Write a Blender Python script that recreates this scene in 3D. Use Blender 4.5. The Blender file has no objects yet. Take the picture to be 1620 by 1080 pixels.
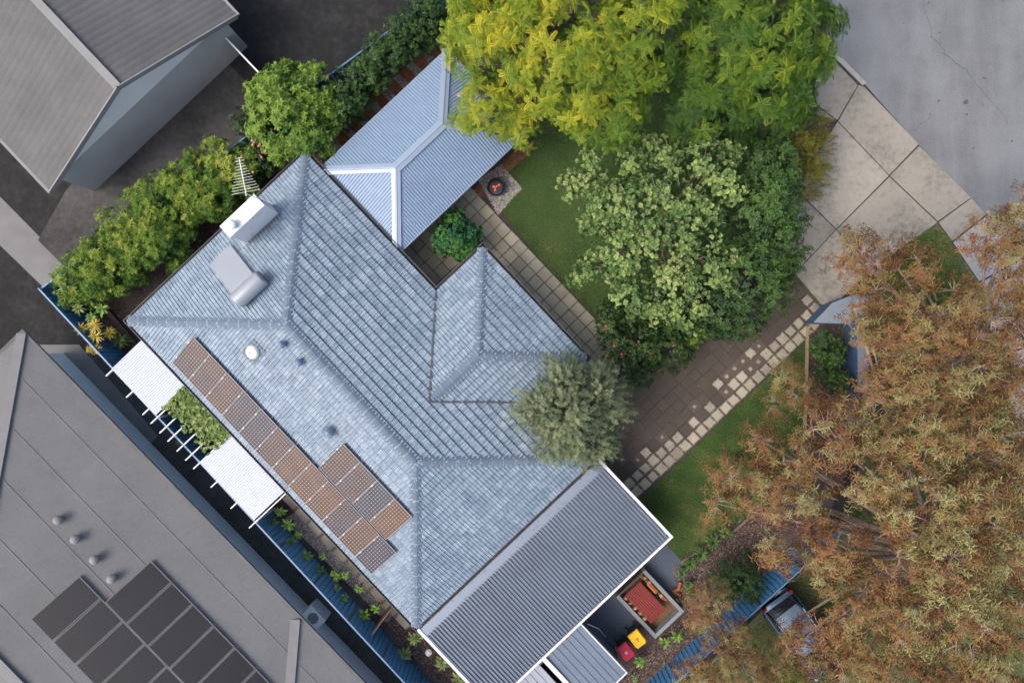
import bpy, bmesh, math, random
import numpy as np
from mathutils import Vector, Matrix

# ------------------------------------------------------------------ camera, light, exposure
H = 33.0                      # drone height
GS = 1.5 / 1620.0             # 24 mm lens on a 36 mm sensor
sc = bpy.context.scene
COL = sc.collection
cam_d = bpy.data.cameras.new('drone_camera')
cam_d.sensor_width = 36.0; cam_d.lens = 24.0; cam_d.clip_end = 2000.0; cam_d.clip_start = 0.1
cam = bpy.data.objects.new('drone_camera', cam_d); COL.objects.link(cam)
cam.location = (0, 0, H); cam.rotation_euler = (0, 0, 0)
sc.camera = cam

SUN_DIR = Vector((-0.74, -0.28, 1.10)).normalized()      # towards the sun
world = bpy.data.worlds.new('World'); sc.world = world; world.use_nodes = True
wn = world.node_tree.nodes; wl = world.node_tree.links
for n in list(wn): wn.remove(n)
sky = wn.new('ShaderNodeTexSky'); sky.sky_type = 'NISHITA'; sky.sun_disc = False
sky.sun_elevation = math.asin(SUN_DIR.z); sky.sun_rotation = math.atan2(SUN_DIR.x, SUN_DIR.y)
sky.air_density = 0.9; sky.dust_density = 5.0; sky.ozone_density = 0.6
bg = wn.new('ShaderNodeBackground'); bg.inputs[1].default_value = 0.15
wo = wn.new('ShaderNodeOutputWorld')
wl.new(sky.outputs[0], bg.inputs[0]); wl.new(bg.outputs[0], wo.inputs[0])
sun_d = bpy.data.lights.new('sun', 'SUN'); sun_d.energy = 0.7; sun_d.angle = math.radians(32)
sun_d.color = (1.0, 0.97, 0.93)
sun = bpy.data.objects.new('sun', sun_d); COL.objects.link(sun)
sun.rotation_euler = (-SUN_DIR).to_track_quat('-Z', 'Y').to_euler(); sun.location = (-20, 0, 30)
vs = sc.view_settings
vs.view_transform = 'Standard'; vs.look = 'None'; vs.exposure = 0.82; vs.gamma = 1.0
vs.use_curve_mapping = False
sc.cycles.max_bounces = 5; sc.cycles.diffuse_bounces = 2; sc.cycles.glossy_bounces = 2
sc.cycles.transmission_bounces = 2; sc.cycles.adaptive_threshold = 0.03; sc.cycles.transparent_max_bounces = 4

# ------------------------------------------------------------------ helpers
AL = math.radians(43.3)
UX, UY = math.cos(AL), math.sin(AL)
UVEC = Vector((UX, UY, 0)); VVEC = Vector((UY, -UX, 0)); ZV = Vector((0, 0, 1))
def P(px, py, z=0.0):
    s = GS * (H - z); return Vector(((px - 810) * s, (540 - py) * s, z))
def uv(px, py, z=0.0):
    p = P(px, py, z); return p.x * UX + p.y * UY, p.x * UY - p.y * UX
def W(u, v, z=0.0): return Vector((u * UX + v * UY, u * UY - v * UX, z))
def lin(c):
    return tuple(((x / 255.0) / 12.92 if x / 255.0 <= 0.04045 else ((x / 255.0 + 0.055) / 1.055) ** 2.4) for x in c)

class MB:
    def __init__(s): s.v = []; s.f = []
    def add(s, vs_, fs):
        o = len(s.v); s.v += [tuple(x) for x in vs_]; s.f += [tuple(i + o for i in f) for f in fs]; return s
    def obox(s, c, ax, ay, az, hx, hy, hz):
        c = Vector(c); vs_ = []
        for k in (-1, 1):
            for j in (-1, 1):
                for i in (-1, 1): vs_.append(c + ax * (i * hx) + ay * (j * hy) + az * (k * hz))
        return s.add(vs_, [(0, 1, 3, 2), (4, 6, 7, 5), (0, 4, 5, 1), (2, 3, 7, 6), (0, 2, 6, 4), (1, 5, 7, 3)])
    def ubox(s, u0, u1, v0, v1, z0, z1):
        return s.obox(W((u0 + u1) / 2, (v0 + v1) / 2, (z0 + z1) / 2), UVEC, VVEC, ZV, abs(u1 - u0) / 2, abs(v1 - v0) / 2, (z1 - z0) / 2)
    def bar(s, a, b, w, h, up=ZV):
        a = Vector(a); b = Vector(b); d = b - a; L = d.length; d.normalize()
        sx = d.cross(up)
        if sx.length < 1e-4: sx = d.cross(Vector((1, 0, 0)))
        sx.normalize(); n = sx.cross(d)
        return s.obox((a + b) / 2, d, sx, n, L / 2, w / 2, h / 2)
    def prism(s, pts, z0, z1):
        n = len(pts); vs_ = [(p[0], p[1], z0) for p in pts] + [(p[0], p[1], z1) for p in pts]
        fs = [tuple(range(n - 1, -1, -1)), tuple(range(n, 2 * n))]
        fs += [(i, (i + 1) % n, n + (i + 1) % n, n + i) for i in range(n)]
        return s.add(vs_, fs)
    def tube(s, pts, rad, n=6, cap=True):
        pts = [Vector(p) for p in pts]; rings = []; o = len(s.v)
        ref = Vector((0.31, 0.17, 0.93)); vs_ = []
        for i, p in enumerate(pts):
            d = (pts[min(i + 1, len(pts) - 1)] - pts[max(i - 1, 0)]).normalized()
            x = d.cross(ref)
            if x.length < 1e-3: x = d.cross(Vector((1, 0, 0)))
            x.normalize(); y = d.cross(x); r = rad[i] if hasattr(rad, '__len__') else rad
            for k in range(n):
                t = 2 * math.pi * k / n; vs_.append(p + x * (r * math.cos(t)) + y * (r * math.sin(t)))
        fs = []
        for i in range(len(pts) - 1):
            for k in range(n):
                a = i * n + k; b = i * n + (k + 1) % n; fs.append((a, b, b + n, a + n))
        if cap: fs += [tuple(range(n - 1, -1, -1)), tuple(range((len(pts) - 1) * n, len(pts) * n))]
        return s.add(vs_, fs)
    def lathe(s, c, prof, n=16, ax=None):
        c = Vector(c); X, Y, Z = ax or (Vector((1, 0, 0)), Vector((0, 1, 0)), ZV)
        vs_ = []; fs = []
        for (r, z) in prof:
            for k in range(n):
                t = 2 * math.pi * k / n; vs_.append(c + X * (r * math.cos(t)) + Y * (r * math.sin(t)) + Z * z)
        for i in range(len(prof) - 1):
            for k in range(n):
                a = i * n + k; b = i * n + (k + 1) % n; fs.append((a, b, b + n, a + n))
        fs += [tuple(range(n - 1, -1, -1)), tuple(range((len(prof) - 1) * n, len(prof) * n))]
        return s.add(vs_, fs)
    def build(s, name, m, parent=None, smooth=False, origin=None):
        me = bpy.data.meshes.new(name)
        vv = s.v
        if origin is not None: vv = [(a[0] - origin[0], a[1] - origin[1], a[2] - origin[2]) for a in vv]
        me.from_pydata(vv, [], s.f); me.materials.append(m)
        if smooth: me.shade_smooth()
        return link(me, name, parent, origin)

def link(me, name, parent=None, loc=None):
    o = bpy.data.objects.new(name, me); COL.objects.link(o)
    if loc is not None: o.location = loc
    if parent is not None: put(o, parent)
    return o
def put(o, parent):
    o.parent = parent
    o.matrix_parent_inverse = Matrix.Translation(-Vector(parent.location))
def thing(name, label, cat, loc=(0, 0, 0), group=None):
    o = bpy.data.objects.new(name, None); COL.objects.link(o); o.location = loc; o.empty_display_size = 0.2
    return tag(o, label, cat, group)
def tag(o, label, cat, group=None):
    o['label'] = label; o['category'] = cat
    if group: o['group'] = group
    return o
def struct(o): o['kind'] = 'structure'; return o
def stuff(o): o['kind'] = 'stuff'; return o
ORD = ['first', 'second', 'third', 'fourth', 'fifth', 'sixth', 'seventh', 'eighth', 'ninth', 'tenth', 'eleventh', 'twelfth', 'thirteenth', 'fourteenth', 'fifteenth']

# ------------------------------------------------------------------ materials
class NT:
    def __init__(s, name):
        s.m = bpy.data.materials.new(name); s.m.use_nodes = True
        s.t = s.m.node_tree; s.n = s.t.nodes; s.l = s.t.links
        s.b = s.n['Principled BSDF']; s._p = None
    def pos(s):
        if s._p is None: s._p = s.n.new('ShaderNodeNewGeometry').outputs['Position']
        return s._p
    def node(s, t, **kw):
        x = s.n.new(t)
        for k, v in kw.items(): setattr(x, k, v)
        return x
    def noise(s, scale, detail=4.0, rough=0.6, vec=None, mapscale=None, rotz=0.0):
        x = s.n.new('ShaderNodeTexNoise'); x.inputs['Scale'].default_value = scale
        x.inputs['Detail'].default_value = detail; x.inputs['Roughness'].default_value = rough
        v = vec or s.pos()
        if mapscale:
            mp = s.n.new('ShaderNodeMapping'); mp.inputs['Scale'].default_value = mapscale; mp.inputs['Rotation'].default_value = (0, 0, rotz)
            s.l.new(v, mp.inputs[0]); v = mp.outputs[0]
        s.l.new(v, x.inputs['Vector']); return x.outputs['Fac']
    def ramp(s, fac, stops):
        r = s.n.new('ShaderNodeValToRGB'); e = r.color_ramp.elements
        while len(e) < len(stops): e.new(0.5)
        for i, (p, c) in enumerate(stops):
            e[i].position = p; e[i].color = (c[0], c[1], c[2], 1) if hasattr(c, '__len__') else (c, c, c, 1)
        s.l.new(fac, r.inputs[0]); return r.outputs[0]
    def mix(s, fac, a, b, mode='MIX'):
        x = s.n.new('ShaderNodeMix'); x.data_type = 'RGBA'; x.blend_type = mode
        for sock, val in ((x.inputs[0], fac), (x.inputs[6], a), (x.inputs[7], b)):
            if hasattr(val, 'is_linked'): s.l.new(val, sock)
            elif hasattr(val, '__len__'): sock.default_value = (val[0], val[1], val[2], 1)
            else: sock.default_value = val
        return x.outputs[2]
    def math(s, op, a, b=0.0, c=0.0):
        x = s.n.new('ShaderNodeMath'); x.operation = op
        for i, val in enumerate((a, b, c)):
            if hasattr(val, 'is_linked'): s.l.new(val, x.inputs[i])
            else: x.inputs[i].default_value = val
        return x.outputs[0]
    def bump(s, h, strength=0.3, dist=0.02):
        x = s.n.new('ShaderNodeBump'); x.inputs['Strength'].default_value = strength; x.inputs['Distance'].default_value = dist
        s.l.new(h, x.inputs['Height']); s.l.new(x.outputs[0], s.b.inputs['Normal'])
    def rnd(s):      # one random number per piece, both for separate objects and for pieces of a joined mesh
        g = s.n.new('ShaderNodeNewGeometry'); o = s.n.new('ShaderNodeObjectInfo')
        return s.math('FRACT', s.math('ADD', g.outputs['Random Per Island'], o.outputs['Random']))
    def out(s, col, rough=0.7, metal=0.0, spec=None):
        if hasattr(col, 'is_linked'): s.l.new(col, s.b.inputs['Base Color'])
        else: s.b.inputs['Base Color'].default_value = (col[0], col[1], col[2], 1)
        if hasattr(rough, 'is_linked'): s.l.new(rough, s.b.inputs['Roughness'])
        else: s.b.inputs['Roughness'].default_value = rough
        s.b.inputs['Metallic'].default_value = metal
        if spec is not None: s.b.inputs['Specular IOR Level'].default_value = spec
        return s.m

def sc3(c, k): return tuple(min(1, x * k) for x in c)
def simple(name, c, rough=0.7, var=0.2, scale=2.0, metal=0.0, fine=40.0, bump=0.0, spec=None):
    t = NT(name)
    n1 = t.noise(scale, 5); n2 = t.noise(fine, 3)
    f = t.math('ADD', t.math('MULTIPLY', n1, 0.65), t.math('MULTIPLY', n2, 0.35))
    col = t.ramp(f, [(0.3, sc3(c, 1 - var)), (0.7, sc3(c, 1 + var))])
    if bump: t.bump(n2, bump, 0.01)
    return t.out(col, rough, metal, spec)
def piece_mat(name, c, rnd_var=0.15, stain=None, stain_amt=0.4, rough=0.8, fine=30.0, scale=1.2, bump=0.15):
    t = NT(name); r = t.rnd()
    base = t.ramp(r, [(0.0, sc3(c, 1 - rnd_var)), (1.0, sc3(c, 1 + rnd_var))])
    n2 = t.noise(fine, 4)
    base = t.mix(1.0, base, t.ramp(n2, [(0.3, 0.75), (0.7, 1.2)]), 'MULTIPLY')
    if stain:
        n1 = t.noise(scale, 6, 0.65)
        base = t.mix(t.math('MULTIPLY', t.ramp(n1, [(0.42, 0.0), (0.62, 1.0)]), stain_amt), base, stain)
    if bump: t.bump(n2, bump, 0.01)
    return t.out(base, rough)

def foliage_mat(name, stops, transl=0.25, rough=0.55):
    t = NT(name)
    a = t.n.new('ShaderNodeAttribute'); a.attribute_name = 'tint'
    col = t.ramp(a.outputs['Fac'], stops)
    t.l.new(col, t.b.inputs['Base Color']); t.b.inputs['Roughness'].default_value = rough
    t.b.inputs['Specular IOR Level'].default_value = 0.35
    tr = t.n.new('ShaderNodeBsdfTranslucent'); t.l.new(t.mix(0.5, col, (1, 1, 0.3), 'MULTIPLY'), tr.inputs[0])
    mx = t.n.new('ShaderNodeMixShader'); mx.inputs[0].default_value = transl
    t.l.new(t.b.outputs[0], mx.inputs[1]); t.l.new(tr.outputs[0], mx.inputs[2])
    t.l.new(mx.outputs[0], t.n['Material Output'].inputs[0]); return t.m

def tile_mat(name, dark, mid, pale):
    t = NT(name); r = t.rnd()
    n1 = t.noise(0.55, 4); n2 = t.noise(7.0, 5, 0.7); n3 = t.noise(60.0, 3)
    g = t.n.new('ShaderNodeAttribute'); g.attribute_name = 'rib'
    ab = t.n.new('ShaderNodeAttribute'); ab.attribute_name = 'ab'; oi = t.n.new('ShaderNodeObjectInfo')
    va_ = t.n.new('ShaderNodeVectorMath'); t.l.new(ab.outputs['Vector'], va_.inputs[0]); t.l.new(oi.outputs['Location'], va_.inputs[1])
    st = t.noise(1.0, 3, 0.55, vec=va_.outputs[0], mapscale=(11.0, 2.2, 0.0))
    f = t.math('ADD', t.math('MULTIPLY', r, 0.16), t.math('MULTIPLY', n1, 0.20))
    f = t.math('ADD', f, t.math('MULTIPLY', n2, 0.16)); f = t.math('ADD', f, t.math('MULTIPLY', st, 0.48))
    col = t.ramp(f, [(0.29, dark), (0.49, mid), (0.70, pale)])
    worn = t.math('MULTIPLY', t.ramp(n2, [(0.38, 0.0), (0.6, 1.0)]), t.math('MULTIPLY', t.math('MAXIMUM', g.outputs['Fac'], 0.0), 0.85))
    col = t.mix(worn, col, sc3(pale, 1.35))
    lap_shade = t.math('MULTIPLY', t.math('MAXIMUM', t.math('MULTIPLY', g.outputs['Fac'], -1.6), 0.0), 0.85)  # shadow gap under the next course, painted into the tile colour
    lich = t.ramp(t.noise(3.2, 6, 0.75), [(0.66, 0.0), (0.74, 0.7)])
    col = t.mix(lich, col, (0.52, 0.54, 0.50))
    col = t.mix(t.math('MINIMUM', lap_shade, 0.58), col, (0.05, 0.06, 0.072))
    col = t.mix(1.0, col, t.ramp(n3, [(0.3, 0.85), (0.7, 1.12)]), 'MULTIPLY')
    return t.out(col, 0.62)

def metal_mat(name, c, rough=0.42, metal=0.25, var=0.1):
    t = NT(name)
    n1 = t.noise(0.7, 5, 0.65); n2 = t.noise(14.0, 4)
    f = t.math('ADD', t.math('MULTIPLY', n1, 0.7), t.math('MULTIPLY', n2, 0.3))
    col = t.ramp(f, [(0.3, sc3(c, 1 - var)), (0.7, sc3(c, 1 + var))])
    sp = t.ramp(t.noise(9.0, 2), [(0.76, 0.0), (0.80, 0.6)])
    col = t.mix(sp, col, (0.10, 0.08, 0.06))
    return t.out(col, rough, metal)

M = {}
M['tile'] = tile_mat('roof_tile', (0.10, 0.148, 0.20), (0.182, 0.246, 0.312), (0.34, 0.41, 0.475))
M['cap'] = piece_mat('ridge_cap', (0.115, 0.158, 0.21), 0.08, None, 0.3, bump=0)
M['mortar'] = simple('mortar', (0.31, 0.345, 0.375), 0.9)
M['gutter'] = metal_mat('gutter', (0.085, 0.092, 0.105), 0.45, 0.2)
M['gutter_in'] = simple('gutter_inside', (0.045, 0.04, 0.035), 0.9, 0.5, 6)
M['deck'] = simple('roof_deck', (0.05, 0.055, 0.06), 0.9)
M['brick_wall'] = simple('render_wall', (0.42, 0.40, 0.37), 0.85, 0.1, 1.0)
M['iron_blue'] = metal_mat('blue_steel_roof', (0.215, 0.295, 0.405), 0.5, 0.1, 0.08)
M['iron_flash'] = metal_mat('steel_flashing', (0.27, 0.335, 0.425), 0.4, 0.2, 0.06)
M['iron_grey'] = metal_mat('grey_steel_roof', (0.145, 0.175, 0.22), 0.45, 0.2, 0.16)
M['apron'] = metal_mat('apron_flashing', (0.175, 0.215, 0.27), 0.45, 0.15, 0.08)
M['iron_shed'] = metal_mat('shed_steel_roof', (0.135, 0.17, 0.22), 0.45, 0.25, 0.12)
M['white'] = metal_mat('white_paint', (0.64, 0.65, 0.67), 0.45, 0.0, 0.05)
M['poly'] = metal_mat('white_sheet', (0.56, 0.60, 0.64), 0.4, 0.0, 0.04)
M['fence'] = metal_mat('blue_fence', (0.085, 0.28, 0.52), 0.42, 0.1, 0.1)
M['fence_cap'] = metal_mat('fence_rail', (0.10, 0.19, 0.32), 0.42, 0.1, 0.1)
M['fence_grey'] = simple('grey_fence', (0.10, 0.10, 0.10), 0.8)
M['concrete'] = None
M['grey_paint'] = metal_mat('grey_paint', (0.30, 0.325, 0.36), 0.4, 0.15, 0.06)
M['black'] = simple('black_plastic', (0.015, 0.015, 0.017), 0.5)
M['alu'] = metal_mat('aluminium', (0.62, 0.64, 0.67), 0.35, 0.5, 0.05)
M['timber'] = simple('old_timber', (0.17, 0.125, 0.08), 0.85, 0.35, 3, fine=30, bump=0.3)
M['timber_pale'] = simple('pale_timber', (0.33, 0.25, 0.15), 0.85, 0.3, 3, fine=30, bump=0.3)
M['timber_grey'] = simple('grey_timber', (0.075, 0.062, 0.05), 0.9, 0.35, 3, fine=30, bump=0.3)
M['bark'] = simple('bark', (0.10, 0.075, 0.055), 0.9, 0.4, 4, fine=25, bump=0.5)
M['bark_pale'] = simple('pale_bark', (0.40, 0.30, 0.24), 0.8, 0.35, 4, fine=25)
M['bark_mid'] = simple('grey_bark', (0.20, 0.16, 0.125), 0.85, 0.4, 4, fine=25)
M['bark_thin'] = simple('twig', (0.30, 0.25, 0.20), 0.85, 0.3)
M['neigh_roof'] = simple('neighbour_roof', (0.105, 0.105, 0.105), 0.8, 0.22, 0.6, fine=8)
M['neigh_roof2'] = simple('neighbour_sheet', (0.142, 0.146, 0.144), 0.75, 0.18, 0.5, fine=6)
M['neigh_wall'] = simple('neighbour_wall', (0.46, 0.44, 0.41), 0.85, 0.12, 0.7)
M['neigh_white'] = simple('neighbour_white', (0.84, 0.81, 0.77), 0.8, 0.06, 1.0)
M['neigh_cap'] = simple('neighbour_cap', (0.22, 0.22, 0.218), 0.7, 0.1)
M['neigh_hip'] = simple('neighbour_hip', (0.172, 0.172, 0.172), 0.75, 0.1)
M['neigh_dark'] = simple('neighbour_panel', (0.012, 0.012, 0.013), 0.3, 0.2, 1.0)
M['neigh_line'] = simple('neighbour_panel_frame', (0.13, 0.13, 0.13), 0.5)
M['neigh_path'] = simple('neighbour_path', (0.17, 0.168, 0.165), 0.85, 0.25, 0.8)

def concrete(name, c, rough=0.85, blot=0.35):
    t = NT(name); r = t.rnd()
    n1 = t.noise(0.5, 8, 0.62); n2 = t.noise(4.0, 6, 0.7); n3 = t.noise(70.0, 3)
    f = t.math('ADD', t.math('MULTIPLY', n1, 0.6), t.math('MULTIPLY', n2, 0.4))
    col = t.ramp(f, [(0.36, sc3(c, 1 - blot)), (0.5, c), (0.68, sc3(c, 1 + blot * 0.45))])
    col = t.mix(1.0, col, t.ramp(r, [(0.0, 0.9), (1.0, 1.08)]), 'MULTIPLY')
    col = t.mix(1.0, col, t.ramp(n3, [(0.3, 0.82), (0.7, 1.15)]), 'MULTIPLY')
    stn = t.ramp(t.noise(1.6, 7, 0.7), [(0.60, 0.0), (0.72, 0.55)])
    col = t.mix(stn, col, sc3(c, 0.45))
    t.bump(n3, 0.2, 0.01)
    return t.out(col, rough)
M['concrete'] = concrete('concrete', (0.285, 0.265, 0.222))
M['concrete_white'] = concrete('pale_concrete', (0.36, 0.35, 0.33), blot=0.15)
M['concrete_dark'] = concrete('dark_concrete', (0.075, 0.095, 0.125), blot=0.2)
M['block'] = concrete('block_wall', (0.22, 0.235, 0.245), blot=0.15)

def asphalt():
    t = NT('asphalt')
    n1 = t.noise(0.35, 6, 0.6); n3 = t.noise(45.0, 4, 0.8)
    st = t.noise(0.5, 5, 0.6, mapscale=(1.0, 0.16, 1.0), rotz=math.radians(43))
    f = t.math('ADD', t.math('MULTIPLY', n1, 0.5), t.math('MULTIPLY', st, 0.5))
    c = (0.172, 0.180, 0.187)
    col = t.ramp(f, [(0.34, sc3(c, 0.66)), (0.52, c), (0.68, sc3(c, 1.2))])
    col = t.mix(1.0, col, t.ramp(n3, [(0.30, 0.5), (0.5, 1.0), (0.70, 1.45)]), 'MULTIPLY')
    spot = t.ramp(t.noise(2.3, 2, 0.4), [(0.735, 0.0), (0.75, 0.75)])
    col = t.mix(spot, col, (0.05, 0.05, 0.052))
    t.bump(n3, 0.35, 0.01)
    return t.out(col, 0.85)
M['asphalt'] = asphalt()
M['crack'] = simple('crack_filler', (0.055, 0.055, 0.058), 0.9)

def soil(name, a, b, c, scale=14.0):
    t = NT(name)
    v = t.n.new('ShaderNodeTexVoronoi'); v.inputs['Scale'].default_value = scale; t.l.new(t.pos(), v.inputs['Vector'])
    n1 = t.noise(0.8, 6); n2 = t.noise(scale * 1.5, 5, 0.7)
    f = t.math('ADD', t.math('MULTIPLY', n1, 0.5), t.math('MULTIPLY', n2, 0.5))
    col = t.ramp(f, [(0.32, a), (0.5, b), (0.68, c)])
    col = t.mix(1.0, col, t.ramp(v.outputs['Distance'], [(0.0, 0.7), (0.7, 1.2)]), 'MULTIPLY')
    t.bump(n2, 0.6, 0.03)
    return t.out(col, 0.95)
M['soil'] = soil('garden_soil', (0.025, 0.019, 0.014), (0.055, 0.041, 0.042), (0.105, 0.08, 0.062))
M['ground'] = soil('neighbour_ground', (0.008, 0.008, 0.008), (0.014, 0.014, 0.0138), (0.032, 0.031, 0.03), 2.5)
M['verge'] = soil('verge_soil', (0.035, 0.04, 0.015), (0.075, 0.085, 0.03), (0.16, 0.14, 0.09), 10)
M['lawn_soil'] = soil('lawn_base', (0.018, 0.04, 0.009), (0.034, 0.068, 0.014), (0.07, 0.09, 0.03), 12)
M['chip'] = piece_mat('bark_chip', (0.12, 0.08, 0.065), 0.6, None, bump=0)
M['pebble'] = piece_mat('pebble', (0.34, 0.31, 0.28), 0.5, None, bump=0)
M['gravel_base'] = soil('gravel_base', (0.09, 0.085, 0.08), (0.18, 0.165, 0.15), (0.32, 0.30, 0.27), 30)

def brick_paving():
    t = NT('brick_paving')
    mp = t.n.new('ShaderNodeMapping'); mp.inputs['Rotation'].default_value = (0, 0, -AL); t.l.new(t.pos(), mp.inputs[0])
    b = t.n.new('ShaderNodeTexBrick'); b.inputs['Scale'].default_value = 1.0
    b.inputs['Brick Width'].default_value = 0.23; b.inputs['Row Height'].default_value = 0.115; b.inputs['Mortar Size'].default_value = 0.006
    b.inputs['Color1'].default_value = (0.22, 0.075, 0.035, 1); b.inputs['Color2'].default_value = (0.30, 0.12, 0.055, 1)
    b.inputs['Mortar'].default_value = (0.07, 0.04, 0.03, 1); t.l.new(mp.outputs[0], b.inputs['Vector'])
    col = t.mix(1.0, b.outputs['Color'], t.ramp(t.noise(5, 5), [(0.3, 0.6), (0.7, 1.25)]), 'MULTIPLY')
    return t.out(col, 0.85)
M['brick'] = brick_paving()

# pavers: dirt gathers from the edges; three kinds of wear
def paver(name, c, dirt, edge, amt, rv=0.12, streak=False):
    t = NT(name); r = t.rnd()
    tc = t.n.new('ShaderNodeTexCoord'); sp = t.n.new('ShaderNodeSeparateXYZ'); t.l.new(tc.outputs['Generated'], sp.inputs[0])
    dx = t.math('ABSOLUTE', t.math('SUBTRACT', sp.outputs[0], 0.5)); dy = t.math('ABSOLUTE', t.math('SUBTRACT', sp.outputs[1], 0.5))
    # generated box of a turned square is turned too: use the larger of |x|+|y|
    d = t.math('ADD', dx, dy)
    nn = t.noise(5.0, 5, 0.65); n0 = t.noise(0.7, 4)
    d = t.math('ADD', d, t.math('MULTIPLY', t.math('SUBTRACT', nn, 0.5), 0.35))
    base = t.ramp(r, [(0.0, sc3(c, 1 - rv)), (1.0, sc3(c, 1 + rv))])
    base = t.mix(1.0, base, t.ramp(t.noise(50, 3), [(0.3, 0.8), (0.7, 1.15)]), 'MULTIPLY')
    f = t.math('MULTIPLY', t.ramp(d, [(edge, 0.0), (edge + 0.14, 1.0)]), amt)
    f = t.math('MAXIMUM', f, t.math('MULTIPLY', t.ramp(n0, [(0.5, 0.0), (0.66, 1.0)]), amt * 0.5))
    res = t.mix(f, base, dirt)
    if streak:
        sk_ = t.noise(1.1, 5, 0.7, mapscale=(0.35, 1.6, 1.0), rotz=-AL)
        res = t.mix(t.ramp(sk_, [(0.68, 0.0), (0.76, 0.55)]), res, (0.36, 0.33, 0.29))
    return t.out(res, 0.85)
M['paver'] = paver('patio_paver', (0.37, 0.335, 0.25), (0.08, 0.068, 0.049), 0.43, 0.6)
M['paver_drive'] = paver('drive_paver', (0.070, 0.056, 0.045), (0.054, 0.043, 0.035), 0.45, 0.3, 0.10, True)
M['paver_cream'] = paver('cream_paver', (0.36, 0.33, 0.25), (0.08, 0.062, 0.05), 0.34, 1.0)
M['paver_worn'] = paver('worn_paver', (0.34, 0.31, 0.245), (0.07, 0.055, 0.045), 0.29, 1.0)
M['paver_spot'] = paver('spotted_paver', (0.34, 0.31, 0.26), (0.09, 0.07, 0.056), 0.05, 1.0)

def solar():
    t = NT('solar_cells')
    uvn = t.n.new('ShaderNodeUVMap'); sp = t.n.new('ShaderNodeSeparateXYZ'); t.l.new(uvn.outputs[0], sp.inputs[0])
    fx = t.math('ABSOLUTE', t.math('SUBTRACT', t.math('FRACT', t.math('ADD', sp.outputs[0], 0.5)), 0.5))
    fy = t.math('ABSOLUTE', t.math('SUBTRACT', t.math('FRACT', t.math('ADD', sp.outputs[1], 0.5)), 0.5))
    dia = t.math('LESS_THAN', t.math('ADD', fx, fy), 0.15)
    lnx = t.math('LESS_THAN', t.math('MINIMUM', fx, fy), 0.035)
    o = t.n.new('ShaderNodeObjectInfo')
    n1 = t.noise(0.9, 3); n2 = t.noise(2.0, 2)
    f = t.math('ADD', t.math('MULTIPLY', n1, 0.5), t.math('MULTIPLY', o.outputs['Random'], 0.55))
    cell = t.ramp(f, [(0.30, (0.030, 0.032, 0.048)), (0.50, (0.055, 0.032, 0.029)), (0.75, (0.095, 0.046, 0.023))])
    cell = t.mix(1.0, cell, t.ramp(n2, [(0.3, 0.8), (0.7, 1.2)]), 'MULTIPLY')
    col = t.mix(t.math('MULTIPLY', lnx, 0.5), cell, (0.36, 0.34, 0.33))
    col = t.mix(dia, col, (0.52, 0.51, 0.49))
    return t.out(col, 0.3, 0.0, 0.35)
M['cells'] = solar()
M['panel_frame'] = metal_mat('panel_frame', (0.34, 0.34, 0.35), 0.4, 0.3, 0.05)

# ------------------------------------------------------------------ the ground and other sheets
def sheet(name, pts, z, m, parent=None):
    me = bpy.data.meshes.new(name); me.from_pydata([(p[0], p[1], z) for p in pts], [], [tuple(range(len(pts)))]); me.materials.append(m)
    return link(me, name, parent)
def px_sheet(name, pxs, z, m, parent=None): return sheet(name, [P(a, b, z) for a, b in pxs], z, m, parent)
struct(sheet('ground', [(-600, -600), (600, -600), (600, 600), (-600, 600)], 0.0, M['ground']))
FZ = 1.85
K = P(64, 457, FZ); N1 = P(547, 100, FZ); N2 = N1 + (N1 - K).normalized() * 11.0
S1 = P(431, 855, FZ); S2 = S1 + (P(642, 1080, FZ) - S1).normalized() * 12.0
R1 = P(1241, 924, 1.8); R0 = R1 + (P(1070, 1079, 1.8) - R1).normalized() * 9.0; R2 = P(1338, 836, 1.8)
struct(sheet('garden_bed', [K, N2, P(1300, -90), P(1322, 92), P(1325, 185), P(1246, 428), P(1288, 500), P(1372, 460), P(1372, 655), R2, R1, R0, P(700, 1240)], 0.004, M['soil']))
struct(px_sheet('road', [(1300, -120), (1316, 85), (1365, 130), (1440, 215), (1545, 325), (1575, 352), (1680, 470), (1900, 600), (1900, -120)], 0.008, M['asphalt']))
struct(px_sheet('verge', [(1246, 428), (1300, 495), (1372, 460), (1374, 655), (1340, 836), (1241, 930), (1050, 1120), (1000, 1250), (1900, 1250), (1900, 590), (1680, 462), (1575, 350), (1540, 318)], 0.004, M['verge']))
struct(px_sheet('neighbour_path', [(112, 425), (-60, 250), (-60, 330), (95, 480)], 0.006, M['neigh_path']))

lawn_polys = [[(832, 218), (775, 278), (800, 345), (948, 522), (1010, 565), (1120, 500), (1250, 300), (1150, 110), (900, 110)],
              [(1013, 790), (1276, 538), (1274, 690), (1205, 800), (1074, 884), (1045, 845)]]
lawn_names = []
for lp in lawn_polys: struct(px_sheet('lawn', lp, 0.009, M['lawn_soil']))
struct(px_sheet('lawn', [(1500, 372), (1445, 350), (1395, 400), (1400, 520), (1560, 520)], 0.009, M['lawn_soil']))
struct(px_sheet('gravel_bed', [(758, 285), (793, 262), (824, 298), (788, 338)], 0.010, M['gravel_base']))
struct(px_sheet('gravel_strip', [(450, 820), (612, 985), (625, 968), (470, 808)], 0.008, M['gravel_base']))

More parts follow.
